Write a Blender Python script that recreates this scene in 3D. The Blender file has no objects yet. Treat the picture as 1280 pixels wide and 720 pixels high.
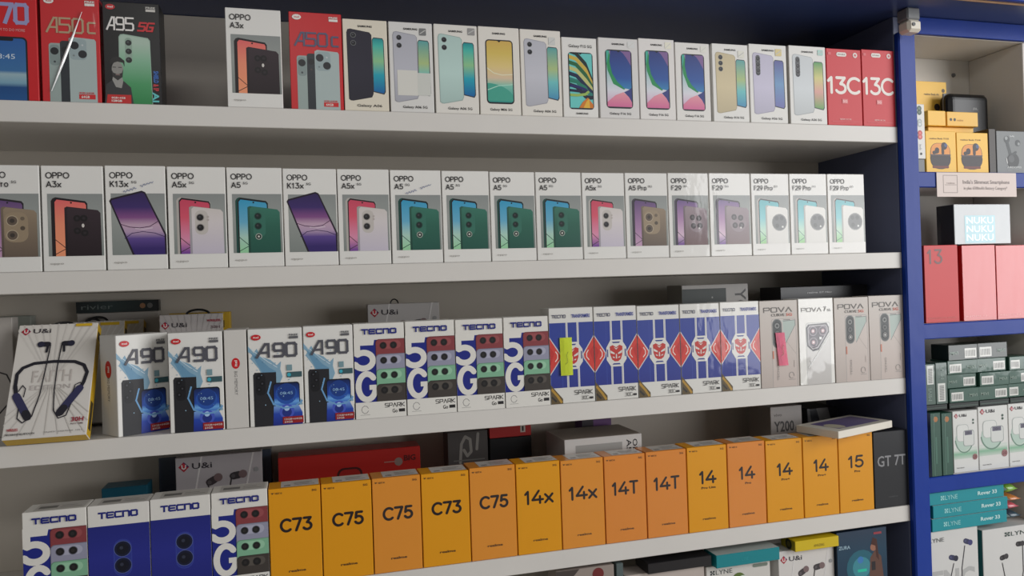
import bpy, bmesh, math, random
from mathutils import Vector, Matrix
random.seed(7)
S = bpy.context.scene
C = S.collection

# ------------------------------------------------------------------ camera, light, exposure
F_PX, W_PX, H_PX = 960.0, 1280, 720
YAW, PITCH, ROLL = math.radians(15.6192), math.radians(0.0384), math.radians(-1.8836)
CAM = Vector((0.0, -1.4, 1.5))
_f = Vector((math.sin(YAW)*math.cos(PITCH), math.cos(YAW)*math.cos(PITCH), math.sin(PITCH)))
_r = Vector((math.cos(YAW), -math.sin(YAW), 0)); _u = _r.cross(_f)
R2 = _r*math.cos(ROLL) + _u*math.sin(ROLL); U2 = -_r*math.sin(ROLL) + _u*math.cos(ROLL)
cd = bpy.data.cameras.new('camera'); cam = bpy.data.objects.new('camera', cd); C.objects.link(cam)
cd.sensor_width = 36.0; cd.lens = 36.0*F_PX/W_PX; cd.clip_start = 0.02
cam.matrix_world = Matrix(((R2.x, U2.x, -_f.x, CAM.x), (R2.y, U2.y, -_f.y, CAM.y), (R2.z, U2.z, -_f.z, CAM.z), (0, 0, 0, 1)))
S.camera = cam

S.view_settings.view_transform = 'Standard'; S.view_settings.look = 'None'
S.view_settings.exposure = 0.0; S.view_settings.gamma = 1.0; S.view_settings.use_curve_mapping = False
wd = bpy.data.worlds.new('world'); S.world = wd; wd.use_nodes = True
wd.node_tree.nodes['Background'].inputs[0].default_value = (1.0, 0.985, 0.965, 1)
wd.node_tree.nodes['Background'].inputs[1].default_value = 0.20

def area(name, loc, target, sx, sy, power, col):
    l = bpy.data.lights.new(name, 'AREA'); l.shape = 'RECTANGLE'; l.size = sx; l.size_y = sy; l.energy = power; l.color = col
    o = bpy.data.objects.new(name, l); C.objects.link(o); o.location = loc
    o.rotation_euler = (Vector(target)-Vector(loc)).to_track_quat('-Z', 'Y').to_euler()
    return o
area('daylight_shop_entrance', (4.1, -3.0, 2.25), (0.9, 0, 1.5), 2.9, 2.9, 166, (0.985, 0.99, 1.0))
area('overhead_fill_light', (-0.2, -2.6, 2.75), (0.2, 0, 1.6), 1.2, 0.25, 7, (1.0, 0.98, 0.95))  # added overhead light, no such lamp seen; brightens upper shelves over lower ones

# ------------------------------------------------------------------ pixel -> place
def ray(px, py):
    d = _f*F_PX + R2*(px-W_PX/2) + U2*(H_PX/2-py)
    return d
def at(px, py, Y=0.0):
    d = ray(px, py); return CAM + d*((Y-CAM.y)/d.y)
def onz(px, py, z):
    d = ray(px, py); return CAM + d*((z-CAM.z)/d.z)
def proj(p):
    v = Vector(p)-CAM; k = F_PX/v.dot(_f)
    return W_PX/2+v.dot(R2)*k, H_PX/2-v.dot(U2)*k
def x_at(px, z, Y=0.0):                       # X of the point at height z, depth Y seen in pixel column px
    py = 360.0
    for _ in range(8):
        p = at(px, py, Y); py = proj((p.x, Y, z))[1]
    return at(px, py, Y).x
def z_at(X, py, Y=0.0):                       # height of the point at X, Y seen in pixel row py
    px = 640.0
    for _ in range(8):
        p = at(px, py, Y); px = proj((X, Y, p.z))[0]
    return at(px, py, Y).z

# ------------------------------------------------------------------ colours and materials
def lin(c):
    return tuple(((v/255.0)/12.92 if v/255.0 <= 0.04045 else ((v/255.0+0.055)/1.055)**2.4) for v in c[:3]) + (1.0,)
def mat(name, col=None, rough=0.5, coat=0.0, spec=0.4, bump=0.0, bscale=30.0, noise=0.06, metallic=0.0, stretch=(1, 1, 1), coat_bump=0.0):
    m = bpy.data.materials.new(name); m.use_nodes = True
    nt = m.node_tree; n = nt.nodes; L = nt.links; b = n['Principled BSDF']
    b.inputs['Roughness'].default_value = rough; b.inputs['Specular IOR Level'].default_value = spec
    b.inputs['Metallic'].default_value = metallic
    if coat:
        b.inputs['Coat Weight'].default_value = coat; b.inputs['Coat Roughness'].default_value = 0.06
    tc = n.new('ShaderNodeTexCoord'); mp = n.new('ShaderNodeMapping'); L.new(tc.outputs['Object'], mp.inputs[0])
    mp.inputs['Scale'].default_value = stretch
    nz = n.new('ShaderNodeTexNoise'); nz.inputs['Scale'].default_value = bscale; nz.inputs['Detail'].default_value = 3.0
    L.new(mp.outputs[0], nz.inputs['Vector'])
    if col is None:
        a = n.new('ShaderNodeAttribute'); a.attribute_name = 'Col'; src = a.outputs['Color']
    else:
        a = n.new('ShaderNodeRGB'); a.outputs[0].default_value = lin(col); src = a.outputs[0]
    hs = n.new('ShaderNodeHueSaturation'); L.new(src, hs.inputs['Color'])
    mr = n.new('ShaderNodeMapRange'); mr.inputs['To Min'].default_value = 1-noise; mr.inputs['To Max'].default_value = 1+noise*0.6
    L.new(nz.outputs['Fac'], mr.inputs['Value']); L.new(mr.outputs[0], hs.inputs['Value'])
    L.new(hs.outputs[0], b.inputs['Base Color'])
    if bump or coat_bump:
        bp = n.new('ShaderNodeBump'); bp.inputs['Strength'].default_value = bump or coat_bump; bp.inputs['Distance'].default_value = 0.01
        L.new(nz.outputs['Fac'], bp.inputs['Height'])
        if coat_bump: L.new(bp.outputs[0], b.inputs['Coat Normal'])
        else: L.new(bp.outputs[0], b.inputs['Normal'])
    return m
M = {}
M['card'] = mat('printed_card', rough=0.42, spec=0.35, noise=0.03, bscale=14)
M['gloss'] = mat('glossy_printed_card', rough=0.32, spec=0.35, noise=0.03, bscale=14)
M['wrap'] = mat('film_wrapped_card', rough=0.4, coat=0.5, noise=0.03, bscale=18, coat_bump=0.10, stretch=(1, 1, 0.6))
M['wrapshine'] = mat('shiny_film_wrapped_card', rough=0.35, coat=0.65, noise=0.03, bscale=11, coat_bump=0.5, stretch=(1.3, 1, 0.5))
M['ink'] = mat('printing_ink', rough=0.4, spec=0.35, noise=0.02)
M['shelf'] = mat('white_laminate', (213, 209, 203), rough=0.38, noise=0.05, bscale=9)
M['backw'] = mat('pale_laminate_back', (204, 196, 184), rough=0.5, noise=0.06, bscale=5)
M['cabinet'] = mat('cream_laminate', (222, 217, 208), rough=0.5, noise=0.05, bscale=5)
M['navy'] = mat('navy_laminate', (90, 96, 122), rough=0.35, noise=0.1, bscale=6)
M['soffit'] = mat('dark_blue_laminate', (54, 70, 116), rough=0.3, noise=0.1, bscale=4)
M['blue'] = mat('royal_blue_film', (26, 58, 146), rough=0.34, spec=0.2, noise=0.12, bscale=9, bump=0.35, stretch=(1, 1, 0.5))
M['white'] = mat('white_plastic', (220, 212, 196), rough=0.4)
M['grey'] = mat('grey_plastic', (120, 122, 124), rough=0.5)
M['black'] = mat('black_plastic', (24, 24, 26), rough=0.35, noise=0.1)
M['wood'] = mat('tan_wood_edge', (170, 130, 92), rough=0.6, noise=0.25, bscale=40)
M['wall'] = mat('painted_wall', (170, 162, 150), rough=0.8, noise=0.06, bscale=5)
M['floor'] = mat('floor_tile', (186, 180, 172), rough=0.4, noise=0.15, bscale=6)
M['film'] = mat('film_crease_highlight', (236, 236, 236), rough=0.12, spec=0.8, noise=0.02)  # opaque near-white; the film's highlight is put into the colour

# ------------------------------------------------------------------ objects
def empty(name, loc, label=None, cat=None, group=None):
    o = bpy.data.objects.new(name, None); C.objects.link(o); o.location = loc; o.empty_display_size = 0.03
    if label: o['label'] = label
    if cat: o['category'] = cat
    if group: o['group'] = group
    return o
def link(name, me, m, parent=None, label=None):
    if m: me.materials.append(m)
    o = bpy.data.objects.new(name, me); C.objects.link(o)
    if parent: o.parent = parent
    if label: o['label'] = label
    return o
def boxmesh(name, lo, hi, bev=0.0008, col=None, seg=1):
    bm = bmesh.new(); bmesh.ops.create_cube(bm, size=1.0)
    for v in bm.verts:
        v.co = Vector([(lo[i]+hi[i])/2 + v.co[i]*(hi[i]-lo[i]) for i in range(3)])
    if bev: bmesh.ops.bevel(bm, geom=list(bm.edges), offset=bev, segments=seg, affect='EDGES', profile=0.5)
    me = bpy.data.meshes.new(name); bm.to_mesh(me); bm.free()
    if col is not None: paint(me, [lin(col)]*len(me.polygons))
    return me
def paint(me, cols):                           # one colour per polygon
    ca = me.color_attributes.new('Col', 'FLOAT_COLOR', 'CORNER'); fl = []
    for p, c in zip(me.polygons, cols): fl += list(c)*p.loop_total
    ca.data.foreach_set('color', fl)
def part_box(name, lo, hi, m, parent, bev=0.0012, label=None):
    return link(name, boxmesh(name, lo, hi, bev), m, parent, label)

# ------------------------------------------------------------------ lettering
_glyph = {}
def font_mesh(s, bold=0.0, shear=0.0):
    k = (s, bold, shear)
    if k not in _glyph:
        cu = bpy.data.curves.new('t', 'FONT'); cu.body = s; cu.size = 1.0; cu.resolution_u = 2; cu.offset = bold; cu.shear = shear
        o = bpy.data.objects.new('t', cu); C.objects.link(o)
        dg = bpy.context.evaluated_depsgraph_get()
        me = bpy.data.meshes.new_from_object(o.evaluated_get(dg))
        vs = [(v.co.x, v.co.y/0.69) for v in me.vertices]; fs = [tuple(p.vertices) for p in me.polygons]
        x0 = min(v[0] for v in vs); x1 = max(v[0] for v in vs)
        _glyph[k] = ([(a-x0, b) for a, b in vs], fs, x1-x0)
        bpy.data.objects.remove(o); bpy.data.curves.remove(cu); bpy.data.meshes.remove(me)
    return _glyph[k]
OCT = [(.85, 1), (.15, 1), (0, .88), (0, .12), (.15, 0), (.85, 0), (1, .12), (1, .88), (.85, 1)]
def arc(cx, cy, rx, ry, a0, a1, n=14):
    return [(cx+rx*math.cos(math.radians(a0+(a1-a0)*i/n)), cy+ry*math.sin(math.radians(a0+(a1-a0)*i/n))) for i in range(n+1)]
BLOCK = {
 'A': [[(0, 0), (.72, 1), (1, 1), (1, 0)], [(.3, .33), (1, .33)]], 'L': [[(0, 0), (.5, 1), (1, 0)]],
 '9': [[(1, .45), (.15, .45), (0, .56), (0, .88), (.15, 1), (.85, 1), (1, .88), (1, .12), (.85, 0), (.05, 0)]],
 '0': [OCT], 'O': [OCT], '5': [[(1, 1), (0, 1), (0, .55), (.85, .55), (1, .43), (1, .12), (.85, 0), (0, 0)]],
 'C': [[(1, 1), (.15, 1), (0, .88), (0, .12), (.15, 0), (1, 0)]], '7': [[(0, 1), (1, 1), (.4, 0)]],
 'G': [[(1, 1), (.15, 1), (0, .88), (0, .12), (.15, 0), (1, 0), (1, .48), (.5, .48)]],
 'T': [[(0, 1), (1, 1)], [(.5, 1), (.5, 0)]], 'E': [[(1, 1), (.15, 1), (0, .88), (0, .12), (.15, 0), (1, 0)], [(0, .5), (.9, .5)]],
 'N': [[(0, 0), (0, 1), (.82, 1), (1, .86), (1, 0)]],
 'S': [[(1, 1), (.1, 1), (0, .9), (0, .62), (.1, .52), (.9, .48), (1, .38), (1, .1), (.9, 0), (0, 0)]],
 'P': [[(0, 0), (0, 1), (.9, 1), (1, .9), (1, .52), (.9, .42), (0, .42)]],
 'R': [[(0, 0), (0, 1), (.9, 1), (1, .9), (1, .52), (.9, .42), (0, .42)], [(.5, .42), (1, 0)]],
 'K': [[(0, 0), (0, 1)], [(1, 1), (.1, .5), (1, 0)]], 'V': [[(0, 1), (.5, 0), (1, 1)]],
 '3': [[(0, 1), (.85, 1), (1, .88), (1, .62), (.85, .52), (1, .4), (1, .12), (.85, 0), (0, 0)], [(.2, .52), (.85, .52)]],
}
ROUND = {
 'C': [arc(.55, .5, .55, .5, 48, 312, 20)], '7': [[(0, 1), (.95, 1), (.35, 0)]],
 '3': [[(.08, 1), (.9, 1), (.46, .6)] + arc(.46, .3, .5, .3, 88, -150, 14)],
 '5': [[(.9, 1), (.2, 1), (.1, .52)] + arc(.47, .32, .5, .32, 130, -150, 14)],
 '1': [[(0, .78), (.55, 1), (.55, 0)]], '4': [[(.62, 1), (0, .28), (1, .28)], [(.72, .55), (.72, 0)]],
 'x': [[(0, .66), (.9, 0)], [(.9, .66), (0, 0)]], 'T': [[(0, 1), (1, 1)], [(.5, 1), (.5, 0)]],
 'G': [arc(.55, .5, .55, .5, 48, 355, 20) + [(.55, .46)]],
 'O': [arc(.5, .5, .5, .5, 0, 360, 22)], 'P': [[(0, 0), (0, 1), (.5, 1)] + arc(.55, .73, .4, .27, 90, -90, 9) + [(0, .46)]],
 'A': [[(0, 0), (.5, 1), (1, 0)], [(.2, .32), (.8, .32)]], 'K': [[(0, 0), (0, 1)], [(.85, 1), (.05, .42)], [(.3, .6), (.9, 0)]],
 'F': [[(0, 0), (0, 1), (.8, 1)], [(0, .5), (.7, .5)]], '9': [arc(.46, .66, .44, .34, 0, 360, 18), arc(.46, .66, .44, .34, 0, -20, 2) + [(.45, 0)]],
 'r': [[(0, 0), (0, .68)], [(0, .42)] + arc(.5, .36, .46, .3, 140, 80, 4)], 'o': [arc(.5, .34, .48, .34, 0, 360, 16)],
 '0': [arc(.5, .5, .5, .5, 0, 360, 20)], '2': [arc(.5, .68, .46, .32, 165, -30, 10) + [(0, 0), (1, 0)]],
}
WID = {'O': 1.1, 'P': .78, 'A': 1.0, 'K': .8, 'F': .7, '9': .85, '2': .8, '3': .8, '5': .8, 'r': .42, 'o': .8, '1': .45, 'T': .78, ' ': .35, '7': .8, 'x': .78}

def clip(poly, inside, inter):
    out = []
    for i in range(len(poly)):
        a, b = poly[i-1], poly[i]; ia, ib = inside(a), inside(b)
        if ib:
            if not ia: out.append(inter(a, b))
            out.append(b)
        elif ia: out.append(inter(a, b))
    return out
def clip_axis(poly, ax, lim, keep_less):
    def ins(p): return p[ax] <= lim+1e-9 if keep_less else p[ax] >= lim-1e-9
    def inter(a, b):
        t = (lim-a[ax])/(b[ax]-a[ax]) if b[ax] != a[ax] else 0
        return (a[0]+(b[0]-a[0])*t, a[1]+(b[1]-a[1])*t)
    return clip(poly, ins, inter)

class Art:
    """Flat printing on one face; u across, v up, both 0..1. parts: name -> list of (verts in metres, colours, layer)."""
    def __init__(s, W, H): s.W, s.H, s.parts, s.cur, s.lay, s.lim, s.k = W, H, {}, 'printed_picture', 0, (0, 0, 1, 1), 0
    def to(s, name): s.cur = name; return s
    def _word(s):
        if s.cur.split('#')[0] == 'lettering': s.k += 1; s.cur = 'lettering#%d' % s.k
    def _add(s, pts, cols, lay): s.parts.setdefault(s.cur, []).append(([(u*s.W, v*s.H) for u, v in pts], cols, lay))
    def poly(s, pts, c, noclip=False, same=False):
        s.lay += .12 if same else 1
        if not noclip:
            for ax, lim, kl in ((0, s.lim[0], 0), (0, s.lim[2], 1), (1, s.lim[1], 0), (1, s.lim[3], 1)):
                pts = clip_axis(pts, ax, lim, kl)
                if len(pts) < 3: return s
        s._add(pts, [lin(c)]*len(pts), s.lay); return s
    def rr(s, u0, v0, u1, v1, r):               # rounded rectangle outline, r in fraction of W
        r = min(r, (u1-u0)/2, (v1-v0)*s.H/s.W/2); rv = r*s.W/s.H; p = []
        if r <= 0: return [(u0, v0), (u1, v0), (u1, v1), (u0, v1)]
        for cx, cy, a in ((u1-r, v1-rv, 0), (u0+r, v1-rv, 90), (u0+r, v0+rv, 180), (u1-r, v0+rv, 270)):
            p += arc(cx, cy, r, rv, a, a+90, 4)
        return p
    def rect(s, u0, v0, u1, v1, c, r=0): return s.poly(s.rr(u0, v0, u1, v1, r), c)
    def ell(s, u, v, r, c, ry=None, n=18):
        ry = (ry if ry is not None else r)*s.W/s.H
        return s.poly([(u+r*math.cos(2*math.pi*i/n), v+ry*math.sin(2*math.pi*i/n)) for i in range(n)], c)
    def grad(s, pts, stops, ax=1):              # convex outline, printed colour running along one axis: stops [(pos, colour)]
        s.lay += 1; stops = sorted(stops)
        for (umin, vmin, umax, vmax) in (s.lim,):
            for a_, lim, kl in ((0, umin, 0), (0, umax, 1), (1, vmin, 0), (1, vmax, 1)):
                pts = clip_axis(pts, a_, lim, kl)
                if len(pts) < 3: return s
        st = [(-9, stops[0][1])] + stops + [(9, stops[-1][1])]
        for (p0, c0), (p1, c1) in zip(st, st[1:]):
            q = clip_axis(clip_axis(pts, ax, p0, 0), ax, p1, 1)
            if len(q) < 3 or p1-p0 < 1e-6: continue
            l0, l1 = lin(c0), lin(c1)
            cols = [tuple(l0[k]+(l1[k]-l0[k])*min(1, max(0, (p[ax]-p0)/(p1-p0))) for k in range(4)) for p in q]
            s._add(q, cols, s.lay)
        return s
    def line(s, pts, w, c, rnd=False, closed=False, sq=True):       # stroke; w in fraction of W
        s.lay += 1; asp = s.H/s.W; P = [(p[0], p[1]*asp) for p in pts]
        for a, b in zip(P, P[1:]):
            dx, dy = b[0]-a[0], b[1]-a[1]; d = math.hypot(dx, dy)
            if d < 1e-9: continue
            dx, dy = dx/d*w/2, dy/d*w/2; e = 0.9 if sq and not rnd else 0
            q = [(a[0]-dx*e+dy, a[1]-dy*e-dx), (b[0]+dx*e+dy, b[1]+dy*e-dx), (b[0]+dx*e-dy, b[1]+dy*e+dx), (a[0]-dx*e-dy, a[1]-dy*e+dx)]
            s.poly([(x, y/asp) for x, y in q], c, same=True)
        if rnd:
            for p in P:
                s.poly([(p[0]+w/2*math.cos(k*math.pi/4), (p[1]+w/2*math.sin(k*math.pi/4))/asp) for k in range(8)], c, same=True)
        return s
    def glyphs(s, txt, u0, v0, u1, v1, w, c, table=BLOCK, rnd=False, gap=.3, slant=0.0):
        s._word(); ws = [WID.get(ch, 1.0) if table is ROUND else (.4 if ch == ' ' else 1.0) for ch in txt]
        tot = sum(ws)+gap*(len(txt)-1); x = 0.0; k = (u1-u0-w)/tot
        for ch, wd_ in zip(txt, ws):
            for pl in table.get(ch, []):
                pts = []
                for gx, gy in pl:
                    hw = w/2*s.W/s.H; vv = v0+hw+gy*(v1-v0-2*hw)
                    pts.append((u0+w/2+(x+gx*wd_)*k+slant*gy, vv))
                s.line(pts, w, c, rnd); s.lay -= .9
            x += wd_+gap
        s.lay += 1; return s
    def text(s, txt, u0, v0, u1, v1, c, bold=0.0, rot=0, shear=0.0):
        """baseline v0, capital height v1, stretched to span u0..u1. rot 90 / -90: reads up / down inside the same rectangle"""
        s._word(); s.lay += 1; vs, fs, wd_ = font_mesh(txt, bold, shear); l = lin(c)
        if rot == 0: f = lambda a, b: (u0+a/wd_*(u1-u0), v0+b*(v1-v0))
        elif rot == 90: f = lambda a, b: (u1-b*(u1-u0), v0+a/wd_*(v1-v0))
        else: f = lambda a, b: (u0+b*(u1-u0), v1-a/wd_*(v1-v0))
        q = [f(a, b) for a, b in vs]
        for fc in fs: s._add([q[i] for i in fc], [l]*len(fc), s.lay)
        return s

FRAMES = {}
def art_objects(art, parent, frame, m, base=0.0002, step=0.00003, labels=None):
    """frame = (origin, U, V, N): the face in the thing's own coordinates"""
    O, U, V, N = [Vector(x) for x in frame]
    for name, polys in art.parts.items():
        name = name.split('#')[0]
        vs, fs, cols = [], [], []
        for pts, cc, lay in polys:
            i0 = len(vs); off = N*(base+lay*step)
            vs += [tuple(O+U*x+V*y+off) for x, y in pts]; fs.append(tuple(range(i0, i0+len(pts)))); cols += cc
        me = bpy.data.meshes.new(name); me.from_pydata(vs, [], fs)
        ca = me.color_attributes.new('Col', 'FLOAT_COLOR', 'CORNER')
        ca.data.foreach_set('color', [k for c in cols for k in c])
        link(name, me, m if name != 'lettering' else (M['ink'] if m is M['card'] else m), parent, (labels or {}).get(name))

def carton(name, label, cat, X0, X1, z0, z1, art=None, depth=0.052, y=0.002, col=(225, 221, 214), m='card', yaw=0.0, pitch=0.0,
           group=None, side=None, side_l=None, top=None, gap=0.0008, bcols=None, roll=0.0, labels=None):
    """a closed box: its front bottom left corner at (X0, y, z0)"""
    if X0 > 1.35: X1 = min(X1, CX1-.0012)                   # the wall cabinet's right side
    W = abs(X1-X0)-gap; H = z1-z0; d = depth
    e = empty(name, (X0+gap/2, y, z0+0.0003), label, cat, group)
    e.rotation_euler = (pitch, roll, yaw)
    me = boxmesh('carton', (0, 0, 0), (W, d, H), 0.0009)
    cs = []
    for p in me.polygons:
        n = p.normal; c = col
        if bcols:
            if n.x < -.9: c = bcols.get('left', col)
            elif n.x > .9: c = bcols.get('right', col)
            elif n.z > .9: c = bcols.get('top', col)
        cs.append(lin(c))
    paint(me, cs); link('carton', me, M[m], e)
    if art:
        a = Art(W, H); art(a); art_objects(a, e, ((0, 0, 0), (1, 0, 0), (0, 0, 1), (0, -1, 0)), M[m], labels=labels)
    if side:
        a = Art(d, H); side(a); art_objects(a, e, ((W, 0, 0), (0, 1, 0), (0, 0, 1), (1, 0, 0)), M[m])
    if side_l:
        a = Art(d, H); side_l(a); art_objects(a, e, ((0, d, 0), (0, -1, 0), (0, 0, 1), (-1, 0, 0)), M[m])
    if top:
        a = Art(W, d); top(a); art_objects(a, e, ((0, 0, H), (1, 0, 0), (0, 1, 0), (0, 0, 1)), M[m])
    return e
def row_box(name, label, cat, xl, xr, ytop, z0, art, **k):
    """a box whose front runs from pixel column xl to xr at shelf height z0 and whose top left corner lies on pixel row ytop"""
    y = k.get('y', 0.002)
    X0, X1 = x_at(xl, z0, y), x_at(xr, z0, y); z1 = z_at(X0, ytop, y)
    return carton(name, label, cat, X0, X1, z0, z1, art, **k)

# ------------------------------------------------------------------ the place
ZC = 1.5
Z1, Z2, Z3, Z4, Z5 = ZC+.3286, ZC+.0519, ZC-.2254, ZC-.5063, ZC-.786
TH = .0348; XE = 1.2865; BACK = .268; XL = -1.25; SOF = ZC+.574

def structure(name, lo, hi, m):
    o = link(name, boxmesh(name, lo, hi, 0), m); o['kind'] = 'structure'; return o
structure('floor', (-3.0, -4.0, -0.06), (4.2, 0.36, 0.0), M['floor'])
structure('wall_back', (-3.0, 0.302, 0.0), (4.2, 0.36, 3.0), M['wall'])

u = empty('display_shelving', (XL, 0, 0), 'white open wall shelving with navy end panel and blue front post', 'shelving')
def loc(lo, hi): return (lo[0]-XL, lo[1], lo[2]), (hi[0]-XL, hi[1], hi[2])
for zt in (Z1, Z2, Z3, Z4, Z5, Z5-.3):
    lo, hi = loc((XL+.02, 0, zt-TH), (XE-.0005, BACK, zt)); part_box('shelf_board', lo, hi, M['shelf'], u, .001)
lo, hi = loc((XL, BACK+.0005, 0.0005), (XE, BACK+.022, SOF-.0005)); part_box('back_panel', lo, hi, M['backw'], u)
lo, hi = loc((XE, .004, 0.0005), (XE+.02, BACK+.022, SOF-.0005)); part_box('end_panel', lo, hi, M['navy'], u, label='dark navy end panel')
lo, hi = loc((XL, 0, 0.0005), (XL+.0195, BACK, SOF-.0005)); part_box('end_panel', lo, hi, M['navy'], u)
lo, hi = loc((XE, -.012, 0.0005), (XE+.045, .0035, ZC+.5355)); part_box('front_post', lo, hi, M['blue'], u, .003, label='royal blue front post')

CX1 = 1.651; CB = .154
XB = 2.1
so = empty('soffit', (XL, 0, SOF), 'dark blue soffit board overhanging the shelving along the top', 'soffit')
part_box('board', (0, -.107, 0), (XB-XL, BACK+.03, .03), M['soffit'], so, .001)
part_box('edge_strip', (0, -.1095, -.0015), (XB-XL, -.1072, .0315), M['wood'], so, 0, label='thin tan wooden front edge')
part_box('fascia', (0, -.122, .002), (XB-XL, -.1097, .12), M['blue'], so, .002, label='royal blue fascia board')

cb = empty('wall_cabinet', (XE+.045, 0, 0), 'open wall cabinet with royal blue edges right of the blue post', 'cabinet')
def lc(lo, hi): return (lo[0]-XE-.045, lo[1], lo[2]), (hi[0]-XE-.045, hi[1], hi[2])
A_, B_, C_, D_ = ZC+.2293, ZC-.1085, ZC-.4505, ZC-.80
lo, hi = lc((XE+.0205, -.006, ZC+.536), (CX1+.018, .0035, SOF-.0005)); part_box('top_rail', lo, hi, M['blue'], cb, .001, label='royal blue rail')
lo, hi = lc((XE+.046, .004, ZC+.5355), (CX1+.018, CB, ZC+.553)); part_box('top_panel', lo, hi, M['cabinet'], cb)
lo, hi = lc((XE+.0455, CB+.0005, 0.0005), (CX1+.018, CB+.016, ZC+.555)); part_box('back_panel', lo, hi, M['cabinet'], cb)
lo, hi = lc((CX1, .004, .0005), (CX1+.018, CB, ZC+.535)); part_box('side_panel', lo, hi, M['cabinet'], cb)
for zt in (A_, B_, C_, D_):
    lo, hi = lc((XE+.046, .004, zt-.0345), (CX1-.0003, CB, zt)); s = part_box('shelf_board', lo, hi, M['cabinet'], cb)
    lo, hi = lc((XE+.0455, -.006, zt-.0348), (CX1+.018, .0036, zt)); part_box('edge_band', lo, hi, M['blue'], s, .002, label='royal blue shelf edge')

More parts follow.
